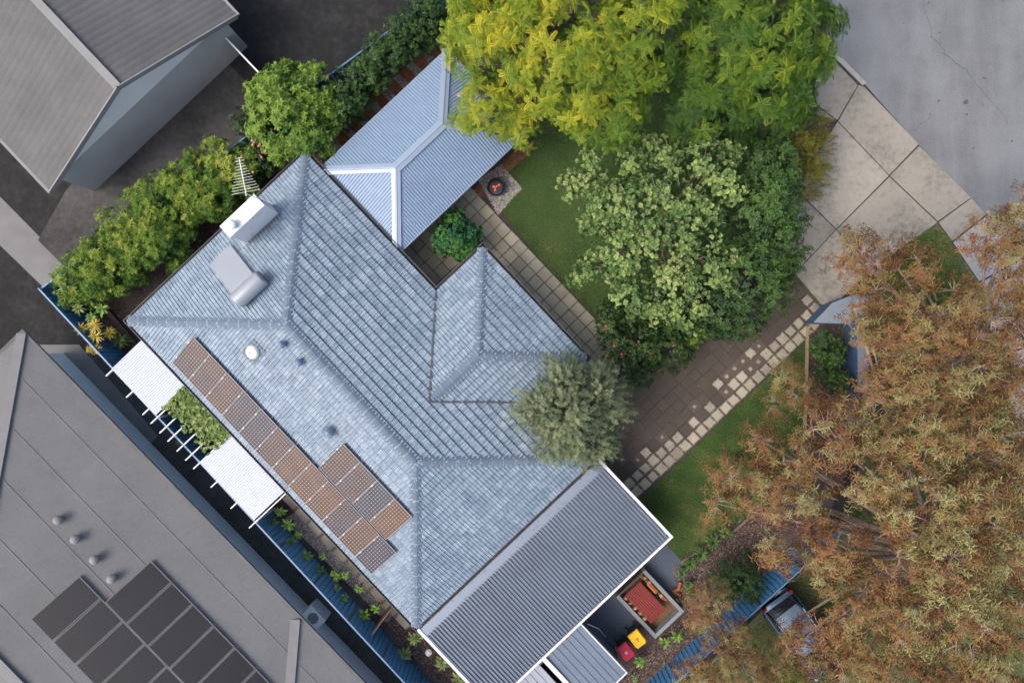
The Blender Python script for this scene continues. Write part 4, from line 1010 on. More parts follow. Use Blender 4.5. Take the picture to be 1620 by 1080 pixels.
n2 = thing('neighbour_house', 'neighbouring pale grey hip roofed house with black solar panels at the lower left', 'house', P(150, 900, 0))
k0 = P(35, 527, 2.8); k1 = P(467, 972, 2.8); nd = (k1 - k0).normalized(); ns = Vector((nd.y, -nd.x, 0))
if ns.x > 0: ns = -ns
nT = math.tan(math.radians(18)); nL = 30.0; nw = 8.5
plN = Plane(k0, nd, ns, nT)
def poly_plane(name, pl, pts, m, par, h=0): return MB().add([pl.at(a, b, h) for a, b in pts], [tuple(range(len(pts)))]).build(name, m, par)
poly_plane('roof_slope', plN, [(0, 0), (nL, 0), (nL, nw), (nw, nw)], M['neigh_roof2'], n2)
plN2 = Plane(k0, ns, nd, nT); poly_plane('roof_slope', plN2, [(0, 0), (2 * nw, 0), (nw, nw)], M['neigh_roof2'], n2)
plN3 = Plane(k0 + ns * 2 * nw, nd, -ns, nT); poly_plane('roof_slope', plN3, [(0, 0), (nL, 0), (nL, nw), (nw, nw)], M['neigh_roof2'], n2)
MB().bar(plN.at(0, 0, .03), plN.at(nw, nw, .03), .42, .07).build('hip_cap', M['neigh_hip'], n2)
MB().bar(plN.at(nw, nw, .03), plN.at(nL, nw, .03), .42, .07).build('hip_cap', M['neigh_hip'], n2)
lv = (k1 - k0).length
MB().bar(plN.at(lv + .15, .1, .03), plN.at(lv + 8, 8.0, .03), .42, .08).build('hip_cap', M['neigh_hip'], n2)
for k in range(5): MB().bar(plN.at(1.2 + k * 1.5, 1.2 + k * 1.5, .005), plN.at(nL, 1.2 + k * 1.5, .005), .04, .02).build('seam', M['neigh_roof2'], n2)
MB().bar(k0 - ns * .07 - nd * .13 - ZV * .05, k0 - ns * .07 + nd * nL - ZV * .05, .14, .12).build('gutter', M['neigh_roof'], n2)
MB().bar(k0 - nd * .07 - ZV * .05, k0 - nd * .07 + ns * 2 * nw - ZV * .05, .14, .12).build('gutter', M['neigh_roof'], n2)
wz_ = 2.65
MB().obox(k0 + ns * .75 + nd * (nL / 2) + ZV * (wz_ / 2 - 2.8), nd, ns, ZV, nL / 2 - .65, .1, wz_ / 2).build('wall', M['neigh_white'], n2)
MB().obox(k0 + nd * .75 + ns * nw + ZV * (wz_ / 2 - 2.8), ns, nd, ZV, nw - .86, .1, wz_ / 2).build('wall', M['neigh_white'], n2)
def on_n(px_, py_, h=0):
    b = 3.0
    for _ in range(8):
        q = P(px_, py_, 2.8 + b * nT + h); b = (q - k0).dot(ns)
    return (q - k0).dot(nd), b
nsl = (ns + ZV * nT).normalized(); nnm = nd.cross(nsl); nnm = nnm if nnm.z > 0 else -nnm
def npanel(a, b, la, lb, label):
    c = plN.at(a + la / 2, b, .12); t = thing('solar_module', label, 'solar panel', c, 'black solar panels on the neighbouring roof')
    MB().obox(c, nd, nsl, nnm, la / 2 - .02, lb / 2, .02).build('frame', M['neigh_line'], t)
    MB().obox(c + nnm * .021, nd, nsl, nnm, la / 2 - .06, lb / 2 - .05, .004).build('cell_glass', M['neigh_dark'], t)
    for x in (-.3, .3): MB().obox(c - nnm * .07 + nd * x, nd, nsl, nnm, .03, lb / 2 - .1, .05).build('rail', M['neigh_line'], t)
a1_, b1_ = on_n(205, 917); a2_, b2_ = on_n(90, 942)
for k in range(7): npanel(a1_ + (k - .0) * 1.30, b1_, 1.30, 2.3, 'black solar panel on the neighbouring roof, %s in the row nearer the fence' % ORD[k])
for k in range(5): npanel(a2_ + (k - .0) * 1.32, b2_ , 1.32, 2.3, 'black solar panel on the neighbouring roof, %s in the row further from the fence' % ORD[k])
for k, (x, y) in enumerate(((98, 820), (125, 850), (155, 882), (182, 912))):
    a, b = on_n(x, y); c = plN.at(a, b, 0)
    t = thing('roof_vent', 'grey round vent on the neighbouring roof, %s from the top' % ORD[k], 'vent', c, 'round vents on the neighbouring roof')
    MB().lathe(c, [(.10, -.05), (.10, .22)], 12).build('pipe', M['neigh_cap'], t, True)
    MB().lathe(c, [(.12, .2), (.20, .22), (.20, .30), (.14, .40), (.02, .44)], 16).build('cap', M['neigh_cap'], t, True)
struct(px_sheet('neighbour_path', [(62, 545), (125, 545), (232, 668), (250, 690), (225, 715)], 0.007, M['neigh_path']))
struct(sheet('neighbour_strip', [K - ns * -.12 + nd * 2, K + ns * .12 + nd * 34, k0 + nd * 34 + ns * .6, k0 + nd * 2 + ns * .6], 0.006, simple('strip', (0.06, 0.059, 0.057), .95, .6, .5, fine=3)))
acp = P(497, 975, .8); ac = thing('air_conditioner', 'pale grey box air conditioner between the fence and lower left house', 'air conditioner', Vector((acp.x, acp.y, 0)))
MB().obox(Vector((acp.x, acp.y, .5)), nd, ns, ZV, .5, .35, .48).build('case', M['neigh_white'], ac)
MB().lathe(Vector((acp.x, acp.y, .98)), [(.26, 0), (.26, .02), (.02, .02)], 18).build('fan_grille', M['neigh_cap'], ac)

# ------------------------------------------------------------------ parked car beneath the eucalyptus
M['car'] = metal_mat('car_paint', (0.10, 0.16, 0.24), .22, .3, .04); M['car_roof'] = metal_mat('car_roof', (0.20, 0.26, 0.33), .3, .3, .04)
M['tail'] = simple('tail_light', (0.20, 0.012, 0.01), .25); M['carglass'] = simple('car_glass', (0.012, 0.015, 0.018), .08)
cr0 = P(1236, 955, 1.4); cx_ = Vector((.59, -.81, 0)).normalized(); cy_ = Vector((-cx_.y, cx_.x, 0)); cr0.z = 0
car = thing('parked_car', 'dark blue parked car half hidden under the eucalyptus branches beside the fence', 'car', cr0 + cx_ * 2.2)
def loft(secs, m, name, par, smooth=True):
    vs_ = []; fs = []; n = len(secs[0][1])
    for x, ring in secs:
        for y, z in ring: vs_.append(cr0 + cx_ * x + cy_ * y + ZV * z)
    for i in range(len(secs) - 1):
        for k in range(n):
            a = i * n + k; b = i * n + (k + 1) % n; fs.append((a, b, b + n, a + n))
    fs += [tuple(range(n)), tuple(range((len(secs) - 1) * n, len(secs) * n))]
    return MB().add(vs_, fs).build(name, m, par, smooth)
def ring(w, z0, z1, t): return [(-w * .92, z0), (-w, (z0 + z1) / 2), (-w * .96, z1 - .06), (-w * .84, z1), (w * .84, z1), (w * .96, z1 - .06), (w, (z0 + z1) / 2), (w * .92, z0)]
loft([(0.0, ring(.74, .42, .80, 0)), (.12, ring(.86, .30, .92, 0)), (.6, ring(.91, .22, .98, 0)), (2.2, ring(.92, .22, .97, 0)), (3.1, ring(.91, .22, .95, 0)), (3.9, ring(.88, .24, .86, 0)), (4.25, ring(.80, .30, .72, 0)), (4.38, ring(.66, .36, .62, 0))], M['car'], 'body', car)
def gring(w, z0, wr, z1): return [(-w, z0), (-wr, z1 - .05), (-wr * .86, z1), (wr * .86, z1), (wr, z1 - .05), (w, z0)]
loft([(.16, gring(.80, .95, .62, 1.02)), (.55, gring(.82, .96, .64, 1.40)), (1.2, gring(.83, .96, .66, 1.47)), (2.2, gring(.83, .95, .66, 1.46)), (2.7, gring(.82, .94, .62, 1.36)), (3.35, gring(.78, .90, .60, .96))], M['carglass'], 'cabin_glass', car)
loft([(.42, gring(.66, 1.33, .60, 1.36)), (.6, gring(.68, 1.40, .60, 1.445)), (1.2, gring(.69, 1.44, .62, 1.50)), (2.2, gring(.69, 1.43, .62, 1.49)), (2.6, gring(.66, 1.36, .58, 1.41))], M['car_roof'], 'roof', car)
for s_ in (-1, 1):
    MB().obox(cr0 + cx_ * .06 + cy_ * s_ * .74 + ZV * .78, cx_, cy_, ZV, .06, .10, .13).build('tail_light', M['tail'], car)
    MB().obox(cr0 + cx_ * 4.2 + cy_ * s_ * .62 + ZV * .66, cx_, cy_, ZV, .10, .14, .06).build('headlight', M['alu'], car)
    MB().tube([cr0 + cx_ * .7 + cy_ * s_ * .70 + ZV * 1.46, cr0 + cx_ * 2.3 + cy_ * s_ * .70 + ZV * 1.46], .018, 6).build('roof_rail', M['alu'], car)
    for x in (.8, 3.45):
        wh = MB().lathe(cr0 + cx_ * x + cy_ * s_ * .80 + ZV * .32, [(.18, -.1), (.30, -.1), (.32, -.06), (.32, .06), (.30, .1), (.18, .1)], 18, (cx_, ZV, cy_ * s_)).build('wheel', M['black'], car, True)
        MB().lathe(cr0 + cx_ * x + cy_ * s_ * .80 + ZV * .32, [(.18, -.05), (.18, .07), (.05, .09)], 12, (cx_, ZV, cy_ * s_)).build('rim', M['alu'], wh)

# ------------------------------------------------------------------ foliage
def mesh_np(name, V, F, tint, m, parent=None):
    me = bpy.data.meshes.new(name); V = np.asarray(V, np.float32); F = np.asarray(F, np.int32); k = F.shape[1]
    me.vertices.add(len(V)); me.vertices.foreach_set('co', V.ravel())
    me.loops.add(F.size); me.loops.foreach_set('vertex_index', F.ravel())
    me.polygons.add(len(F)); me.polygons.foreach_set('loop_start', np.arange(0, F.size, k, dtype=np.int32)); me.polygons.foreach_set('loop_total', np.full(len(F), k, np.int32))
    at = me.attributes.new('tint', 'FLOAT', 'POINT'); at.data.foreach_set('value', np.clip(tint, 0, 1).astype(np.float32))
    me.materials.append(m); me.update(calc_edges=True); return link(me, name, parent)
def norm(a): return a / np.maximum(np.linalg.norm(a, axis=-1, keepdims=True), 1e-6)
def frames(axis, rng):
    z = norm(axis); r = norm(rng.normal(size=z.shape)); x = norm(np.cross(r, z)); y = np.cross(z, x)
    return np.stack([x, y, z], axis=-1)
def leaf(d, s, n, L, Wd, base, droop, fold):
    return np.array([base, base + d * L * .45 + s * Wd / 2 + n * fold, base + d * L * .45 - s * Wd / 2 + n * fold, base + d * L + np.array([0, 0, -droop])])
LF = [(0, 1, 3), (0, 3, 2)]
class Tmpl:
    def __init__(s): s.V = []; s.F = []; s.t = []
    def add(s, v, f, t):
        o = sum(len(a) for a in s.V); s.V.append(v); s.F += [tuple(i + o for i in q) for q in f]; s.t += [t] * len(v)
    def done(s): return np.concatenate(s.V), np.array(s.F), np.array(s.t)
def dirs(az, el):
    d = np.array([math.cos(az) * math.cos(el), math.sin(az) * math.cos(el), math.sin(el)]); s_ = np.array([-math.sin(az), math.cos(az), 0]); return d, s_, np.cross(d, s_)
def t_rosette(rng, K, L, Wd, e0, e1, droop=.0, fold=.0, jit=.25):
    T = Tmpl()
    for k in range(K):
        az = k * 2.39996 + rng.uniform(-jit, jit); f = k / max(1, K - 1); el = e0 + (e1 - e0) * f + rng.uniform(-.12, .12)
        d, s_, n = dirs(az, el); l = L * rng.uniform(.75, 1.15) * (1 - .25 * f); T.add(leaf(d, s_, n, l, Wd * rng.uniform(.8, 1.2), np.zeros(3), droop * l, fold * Wd), LF, rng.uniform(-.12, .12) + .12 * f)
    return T.done()
def t_spray(rng, K, length, L, Wd, droop=.2, spread=.9):
    T = Tmpl()
    for k in range(K):
        f = (k + .5) / K; az = k * 2.39996 + rng.uniform(-.4, .4); el = rng.uniform(.9 - spread, 1.2 - spread * .6)
        d, s_, n = dirs(az, el); b = np.array([rng.normal() * .02, rng.normal() * .02, length * f]); l = L * rng.uniform(.7, 1.2)
        T.add(leaf(d, s_, n, l, Wd * rng.uniform(.8, 1.2), b, droop * l, .12 * Wd), LF, rng.uniform(-.16, .16))
    return T.done()
def t_fronds(rng, K, L, pairs, pl_, pw):
    T = Tmpl()
    for k in range(K):
        az = k * 2.39996 + rng.uniform(-.3, .3); el = rng.uniform(.0, .65); d, s_, n = dirs(az, el); l = L * rng.uniform(.75, 1.15); t = rng.uniform(-.12, .12)
        for j in range(pairs):
            f = (j + .6) / pairs; b = d * l * f + np.array([0, 0, -.38 * l * f * f]); q = pl_ * (1.05 - .55 * abs(f - .4) * 1.6)
            for sg_ in (-1, 1):
                dd_ = norm(d * .55 + s_ * sg_ * .85 + np.array([0, 0, -.18])); ss_ = norm(np.cross(dd_, n)); T.add(leaf(dd_, ss_, n, q, pw, b, .02, .006), LF, t + f * .10)
    return T.done()
def scatter(tmpls, Pn, An, S, tint, rng, spinless=False):
    Vs, Fs, Ts = [], [], []; o = 0; pick = rng.integers(0, len(tmpls), len(Pn)); R = frames(An, rng)
    for i, (TV, TF_, Tt) in enumerate(tmpls):
        ix = np.where(pick == i)[0]
        if len(ix) == 0: continue
        V = np.einsum('mij,nj->mni', R[ix], TV) * S[ix][:, None, None] + Pn[ix][:, None, :]
        F = TF_[None] + (np.arange(len(ix)) * len(TV))[:, None, None] + o
        Vs.append(V.reshape(-1, 3)); Fs.append(F.reshape(-1, 3)); Ts.append((tint[ix][:, None] + Tt[None]).ravel()); o += len(ix) * len(TV)
    return np.concatenate(Vs), np.concatenate(Fs), np.concatenate(Ts)
def blob(px_, py_, z, rpx, rz=None, ry=None):      # radius in photograph pixels at that height
    p = P(px_, py_, z); s = GS * (H - z); return (np.array(p), np.array([rpx * s, (ry or rpx) * s, rz if rz else rpx * s * .8]))
def crown_pts(rng, blobs, cr, dens, tpc, low=-.25, inner=.25, tv=.22):
    Pt, Nt, Tt, Cl = [], [], [], []
    for (c, r) in blobs:
        n = max(3, int(dens * math.pi * r[0] * r[1] * 1.7)); d = norm(rng.normal(size=(n * 3, 3))); d = d[d[:, 2] > low][:n]
        rad = rng.uniform(.66, 1.10, len(d)) ; cc = c + d * np.maximum(r - cr * .6, r * .3) * rad[:, None]
        ok = np.ones(len(cc), bool)
        for (c2_, r2_) in blobs:
            if c2_ is c: continue
            ok &= np.linalg.norm((cc - c2_) / r2_, axis=1) > .62
        cc, d = cc[ok], d[ok]
        ct_ = rng.uniform(-tv, tv, len(cc))
        for j in range(len(cc)):
            q = norm(rng.normal(size=(tpc, 3)) + d[j] * .9 + np.array([0, 0, .35])); rr = cr * rng.uniform(.45, 1.1, tpc) * rng.uniform(.8, 1.15)
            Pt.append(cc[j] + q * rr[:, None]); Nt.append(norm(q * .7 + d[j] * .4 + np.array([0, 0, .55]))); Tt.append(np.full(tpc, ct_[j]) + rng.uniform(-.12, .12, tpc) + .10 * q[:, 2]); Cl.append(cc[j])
        m = int(len(cc) * tpc * inner)
        if m:
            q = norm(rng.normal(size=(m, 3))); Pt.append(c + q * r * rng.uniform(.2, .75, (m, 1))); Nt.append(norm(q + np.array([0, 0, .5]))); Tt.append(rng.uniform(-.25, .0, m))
    return np.concatenate(Pt), np.concatenate(Nt), np.concatenate(Tt), np.array(Cl)
def limbs(mb, rng, base, fork, targets, r0, wob=.25, n=5, segs=4):
    for t in targets:
        t = Vector(t); L = (t - fork).length; pts = [fork]; 
        mid = fork.lerp(t, .5) + Vector((rng.normal() * wob, rng.normal() * wob, abs(rng.normal()) * wob * .8 - .05 * L))
        for k in range(1, segs + 1):
            f = k / segs; p = fork * ((1 - f) ** 2) + mid * (2 * f * (1 - f)) + t * (f * f); pts.append(p)
        mb.tube(pts, [r0 * (1 - .82 * k / segs) for k in range(segs + 1)], n, False)
def tree(name, label, cat, base_px, blobs, tmpls, mat_, seed, cr, dens, tpc, base_tint=.5, scale=(.8, 1.2), trunk_r=.15, bark='bark', group=None, tintfn=None, fork_z=None, limb_n=24, low=-.25, inner=.25, twig=False, wood='trunk', prune=None, twig_mat='bark_thin', twig_n=900, tv=.22):
    rng = np.random.default_rng(seed); bpz = P(base_px[0], base_px[1], 0)
    t = thing(name, label, cat, bpz, group)
    Pn, Nn, Tn, Cl = crown_pts(rng, blobs, cr, dens, tpc, low, inner, tv)
    ok = Pn[:, 2] > .05
    if prune is not None: ok &= prune(Pn)
    Pn, Nn, Tn = Pn[ok], Nn[ok], Tn[ok]
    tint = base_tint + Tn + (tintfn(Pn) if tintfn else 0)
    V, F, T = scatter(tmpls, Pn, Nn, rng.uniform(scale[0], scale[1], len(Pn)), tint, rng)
    mesh_np('crown', V, F, T, mat_, t)
    cz = min(b[0][2] - b[1][2] * .5 for b in blobs); fork = Vector((bpz.x, bpz.y, fork_z or max(.3, cz)))
    mb = MB(); mb.tube([bpz - ZV * .05, bpz.lerp(fork, .5) + Vector((rng.normal() * .06, rng.normal() * .06, 0)), fork], [trunk_r * 1.25, trunk_r, trunk_r * .85], 8); mb.build(wood, M[bark], t, True)
    bl = [Vector(b[0]) for b in blobs]; lm = MB()
    limbs(lm, rng, None, fork, bl, trunk_r * .6, .3 * (fork_z or 1) / 2)
    ix = rng.permutation(len(Cl))[:limb_n]
    for c in Cl[ix]:
        j = min(range(len(bl)), key=lambda q: (bl[q] - Vector(c)).length); s_ = fork.lerp(bl[j], rng.uniform(.55, 1)); limbs(lm, rng, None, s_, [c], trunk_r * .22, .15, 4, 3)
    lm.build('branches', M[bark], t, True)
    if twig:
        tw = MB(); ids = rng.permutation(len(Pn))[:twig_n]
        for i in ids:
            c = Cl[np.argmin(np.linalg.norm(Cl - Pn[i], axis=1))]; tip = Pn[i] + Nn[i] * .12
            m_ = (c * .55 + tip * .45) + rng.normal(size=3) * .06; tw.tube([c, m_, tip], [.022, .015, .007], 3, False)
        stuff(tw.build('twigs', M[twig_mat], t))
    return t
R_ = np.random.default_rng(77)
def g(*c): return lin(c)
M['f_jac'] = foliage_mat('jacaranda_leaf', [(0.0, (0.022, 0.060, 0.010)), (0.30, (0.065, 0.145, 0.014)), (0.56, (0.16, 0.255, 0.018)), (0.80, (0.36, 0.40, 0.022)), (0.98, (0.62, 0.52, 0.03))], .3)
M['f_bau'] = foliage_mat('grey_green_leaf', [(0.0, (0.02, 0.055, 0.018)), (0.35, (0.085, 0.165, 0.045)), (0.60, (0.21, 0.315, 0.095)), (0.90, (0.44, 0.51, 0.18))], .25)
M['f_dark'] = foliage_mat('dark_green_leaf', [(0.0, (0.010, 0.03, 0.008)), (0.5, (0.035, 0.085, 0.020)), (0.9, (0.10, 0.19, 0.04))], .2)
M['f_hib'] = foliage_mat('hibiscus_leaf', [(0.0, (0.008, 0.022, 0.006)), (0.5, (0.028, 0.065, 0.014)), (0.9, (0.09, 0.15, 0.03))], .2)
M['f_bright'] = foliage_mat('bright_leaf', [(0.0, (0.02, 0.07, 0.012)), (0.45, (0.085, 0.19, 0.025)), (0.9, (0.28, 0.40, 0.06))], .3)
M['f_hedge'] = foliage_mat('hedge_leaf', [(0.0, (0.02, 0.062, 0.010)), (0.45, (0.08, 0.18, 0.022)), (0.75, (0.21, 0.32, 0.035)), (0.98, (0.42, 0.45, 0.08))], .3)
M['f_olive'] = foliage_mat('olive_leaf', [(0.0, (0.035, 0.06, 0.03)), (0.4, (0.12, 0.165, 0.09)), (0.75, (0.27, 0.32, 0.17)), (0.95, (0.42, 0.45, 0.22))], .2)
M['f_yellow'] = foliage_mat('yellow_shrub_leaf', [(0.0, (0.05, 0.07, 0.01)), (0.5, (0.19, 0.19, 0.025)), (0.9, (0.38, 0.33, 0.05))], .3)
M['f_euc'] = foliage_mat('eucalyptus_leaf', [(0.0, (0.08, 0.04, 0.022)), (0.22, (0.21, 0.088, 0.042)), (0.42, (0.34, 0.18, 0.07)), (0.58, (0.34, 0.235, 0.088)), (0.74, (0.31, 0.30, 0.12)), (0.97, (0.48, 0.46, 0.22))], .25)
M['f_citrus'] = foliage_mat('citrus_leaf', [(0.0, (0.006, 0.04, 0.02)), (0.5, (0.02, 0.12, 0.045)), (0.9, (0.12, 0.28, 0.03))], .25)
M['f_vine'] = foliage_mat('vine_leaf', [(0.0, (0.05, 0.10, 0.02)), (0.5, (0.16, 0.25, 0.06)), (0.9, (0.38, 0.45, 0.16))], .25)

tj = [t_fronds(R_, 6, .46, 8, .12, .036) for _ in range(5)]
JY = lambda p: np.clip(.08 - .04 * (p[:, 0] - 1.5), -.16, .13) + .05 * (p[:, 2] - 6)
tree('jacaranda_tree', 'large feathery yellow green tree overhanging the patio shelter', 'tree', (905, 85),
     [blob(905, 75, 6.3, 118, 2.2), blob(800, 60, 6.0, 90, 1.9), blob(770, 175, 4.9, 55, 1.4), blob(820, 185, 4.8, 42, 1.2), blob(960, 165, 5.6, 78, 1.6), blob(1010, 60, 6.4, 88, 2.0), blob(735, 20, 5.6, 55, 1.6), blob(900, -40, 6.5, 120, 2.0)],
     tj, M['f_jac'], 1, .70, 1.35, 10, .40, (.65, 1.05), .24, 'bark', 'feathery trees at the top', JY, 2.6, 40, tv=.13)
tree('jacaranda_tree', 'large feathery darker green tree reaching over the concrete crossover', 'tree', (1180, 90),
     [blob(1180, 60, 6.0, 105, 2.0), blob(1255, 55, 5.7, 70, 1.7), blob(1130, 160, 4.9, 70, 1.5), blob(1215, 155, 4.8, 70, 1.5), blob(1262, 120, 5.0, 52, 1.3), blob(1085, 175, 4.4, 44, 1.1), blob(1150, 205, 4.0, 36, .9), blob(1180, -50, 6.0, 120, 1.9), blob(1090, 110, 5.2, 50, 1.4)],
     tj, M['f_jac'], 2, .70, 1.3, 10, .20, (.65, 1.05), .24, 'bark', 'feathery trees at the top', lambda p: .06 * (p[:, 2] - 6.0), 2.6, 34, tv=.15)
tb_ = [t_rosette(R_, 12, .13, .10, -.3, 1.0, .1, .1, .5) for _ in range(5)]
tree('round_leaf_tree', 'loose pale grey green tree with rounded leaves in the lawn', 'tree', (1030, 370),
     [blob(1000, 330, 4.4, 52, .9), blob(935, 265, 4.0, 34, .7), blob(905, 300, 3.6, 24, .6), blob(955, 320, 4.2, 38, .8), blob(1060, 300, 4.6, 50, .9), blob(1115, 250, 4.3, 38, .8), blob(1160, 225, 4.0, 26, .6), blob(1150, 290, 4.2, 40, .8), blob(1100, 350, 4.5, 52, .9), blob(1045, 380, 4.4, 48, .9), blob(985, 400, 4.0, 44, .8), blob(930, 365, 3.6, 30, .6), blob(950, 425, 3.5, 34, .7), blob(1000, 460, 3.4, 42, .8), blob(1065, 450, 3.8, 50, .9), blob(1125, 420, 4.0, 46, .8), blob(1015, 245, 4.0, 40, .7), blob(1060, 240, 3.8, 34, .7), blob(920, 430, 3.0, 22, .5), blob(1100, 490, 3.2, 36, .7), blob(1040, 500, 3.0, 30, .6)],
     tb_, M['f_bau'], 3, .48, 1.9, 15, .44, (.7, 1.2), .15, 'bark_mid', None, None, 1.6, 60, twig=True, twig_n=500)
td = [t_spray(R_, 14, .35, .13, .07, .2) for _ in range(4)]
tree('dark_green_tree', 'dense dark green tree between the grey green tree and crossover', 'tree', (1185, 370),
     [blob(1195, 340, 3.4, 72, 1.3), blob(1190, 440, 3.2, 62, 1.2), blob(1225, 390, 3.0, 46, 1.0), blob(1160, 480, 2.6, 50, .9), blob(1215, 270, 3.2, 52, 1.1), blob(1120, 490, 2.2, 42, .8)],
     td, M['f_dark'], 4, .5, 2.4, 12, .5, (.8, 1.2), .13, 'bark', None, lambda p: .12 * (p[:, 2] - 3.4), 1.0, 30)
tyl = [t_spray(R_, 18, .5, .10, .03, .3, .7) for _ in range(4)]
tree('yellow_shrub', 'sparse yellow green shrub at the edge of the concrete crossover', 'shrub', (1262, 235),
     [blob(1265, 210, 1.9, 40, .8), blob(1282, 245, 1.5, 30, .7), blob(1270, 285, 1.3, 30, .6), blob(1240, 240, 1.9, 36, .8)],
     tyl, M['f_yellow'], 5, .4, 4.0, 13, .45, (.7, 1.1), .05, 'bark', None, None, .5, 14, wood='stem')
th_ = [t_spray(R_, 12, .25, .11, .075, .15) for _ in range(4)]
hib = tree('hibiscus_shrub', 'dark green shrub dotted with red flowers beside the driveway', 'shrub', (1010, 535),
     [blob(1000, 535, 1.9, 50, 1.0), blob(1045, 545, 1.7, 42, .9), blob(980, 510, 1.8, 38, .9), blob(1030, 505, 1.9, 42, .9), blob(1005, 570, 1.3, 36, .8)],
     th_, M['f_hib'], 6, .4, 3.2, 12, .42, (.8, 1.2), .06, 'bark', None, None, .5, 14, wood='stem')
tree('light_green_shrub', 'lighter green leafy shrub overhanging the driveway near the red flowers', 'shrub', (1095, 520),
     [blob(1085, 505, 1.9, 36, .7), blob(1060, 500, 2.0, 34, .7), blob(1115, 500, 1.7, 30, .6), blob(1090, 535, 1.3, 22, .5)],
     th_, M['f_bright'], 7, .4, 2.6, 10, .40, (.8, 1.2), .05, 'bark', None, None, .5, 10, wood='stem')
M['petal'] = simple('red_petal', (0.62, 0.05, 0.05), .6, .2); M['petal_pink'] = simple('pink_petal', (0.60, 0.26, 0.22), .6, .25)
def flowers(parent, pts, m, r=.055, name='flower'):
    for (x, y, z) in pts:
        mb = MB(); c = P(x, y, z)
        for k in range(5):
            a = k * 1.2566 + x; d_ = Vector((math.cos(a), math.sin(a), .35)); s_ = Vector((-d_.y, d_.x, 0)); mb.add([c, c + d_ * r * .6 + s_ * r * .45, c + d_ * r, c + d_ * r * .6 - s_ * r * .45], [(0, 1, 2, 3)])
        mb.build(name, m, parent)
flowers(hib, [(971, 547, 2.95), (958, 516, 2.7), (992, 492, 2.8), (1029, 509, 2.9), (1029, 560, 2.6), (1065, 547, 2.7), (1046, 584, 2.0), (1041, 587, 1.9), (1010, 540, 3.0), (1085, 543, 2.0), (1020, 598, 1.6), (983, 560, 2.7)], M['petal'], .055)
to_ = [t_spray(R_, 40, .55, .11, .020, .15, .75) for _ in range(4)]
tree('olive_tree', 'grey green fine leaved tree overhanging the tiled roof corner', 'tree', (915, 655),
     [blob(900, 650, 4.3, 46, 1.2), blob(858, 632, 4.2, 32, .8), blob(930, 695, 4.0, 34, .9), blob(945, 622, 4.0, 34, .9), blob(895, 600, 4.1, 30, .8), blob(875, 690, 4.1, 30, .8), blob(962, 660, 3.6, 26, .7), blob(835, 665, 4.2, 18, .5), blob(920, 730, 3.8, 16, .5), blob(960, 590, 3.6, 16, .5)],
     to_, M['f_olive'], 8, .42, 4.8, 13, .52, (.7, 1.2), .10, 'bark_mid', None, None, 2.0, 30, twig=True, twig_n=250)
tci = [t_rosette(R_, 8, .15, .075, 0, .9, .1, .1) for _ in range(4)]
tree('citrus_shrub', 'round glossy green shrub in the corner of the patio paving', 'shrub', (725, 378),
     [blob(727, 372, 1.5, 33, .9), blob(705, 380, 1.2, 26, .8), blob(740, 390, 1.1, 26, .7), blob(712, 360, 1.3, 24, .7)],
     tci, M['f_citrus'], 9, .35, 5.5, 12, .45, (.8, 1.2), .05, 'bark', None, None, .4, 12, wood='stem')
# hedge along the upper left fence
thd = [t_spray(R_, 12, .22, .10, .05, .15) for _ in range(4)]
for k, (x, y, r) in enumerate(((683, 42, 40), (650, 68, 38), (618, 98, 38), (588, 128, 36), (560, 155, 38), (548, 185, 30))):
    tree('hedge_shrub', ['dark green hedge shrub at the top end below the feathery tree', 'dark green hedge shrub, second from the top end', 'dark green hedge shrub, third from the top end', 'dark green hedge shrub, fourth from the top end', 'dark green hedge shrub, fifth from the top end', 'dark green hedge shrub touching the round bright bush'][k], 'shrub', (x, y),
         [blob(x - 6, y - 8, 1.9, r * .84, 1.1), blob(x + 2, y - 1, 1.1, r * .6, .8), blob(x - 12, y - 8, 2.0, r * .75, 1.0)], thd, M['f_dark'], 20 + k, .38, 4.5, 13, .45 + .03 * (k % 3), (.8, 1.2), .05, 'bark', 'hedge along the upper fence', None, .4, 10, wood='stem')
tro = [t_rosette(R_, 11, .24, .065, -.15, .8, .15, .1) for _ in range(4)]
tree('round_bush', 'large round bright green bush beside the upper corner of the tiled roof', 'bush', (465, 180),
     [blob(465, 180, 2.5, 72, 1.6), blob(440, 150, 2.5, 46, 1.2), blob(495, 150, 2.4, 44, 1.2), blob(490, 215, 2.1, 46, 1.2), blob(445, 215, 2.2, 44, 1.1)],
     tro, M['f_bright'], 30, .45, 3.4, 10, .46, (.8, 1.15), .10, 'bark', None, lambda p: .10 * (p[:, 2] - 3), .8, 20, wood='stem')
pk = tree('pink_flower_shrub', 'dark shrub with pale pink blossom left of the round bush', 'shrub', (410, 225),
     [blob(405, 215, 1.8, 30, .9), blob(420, 245, 1.5, 26, .8), blob(392, 195, 1.8, 24, .8), blob(450, 268, 1.0, 22, .6)],
     th_, M['f_hib'], 31, .35, 3.0, 10, .42, (.7, 1.1), .05, 'bark', None, None, .5, 10, wood='stem')
rf = random.Random(4)
flowers(pk, [(rf.gauss(408, 13), rf.gauss(222, 20), rf.uniform(2.2, 2.8)) for _ in range(42)], M['petal_pink'], .06)
tol = [t_rosette(R_, 10, .22, .04, -.1, .95, .12, .1) for _ in range(4)]
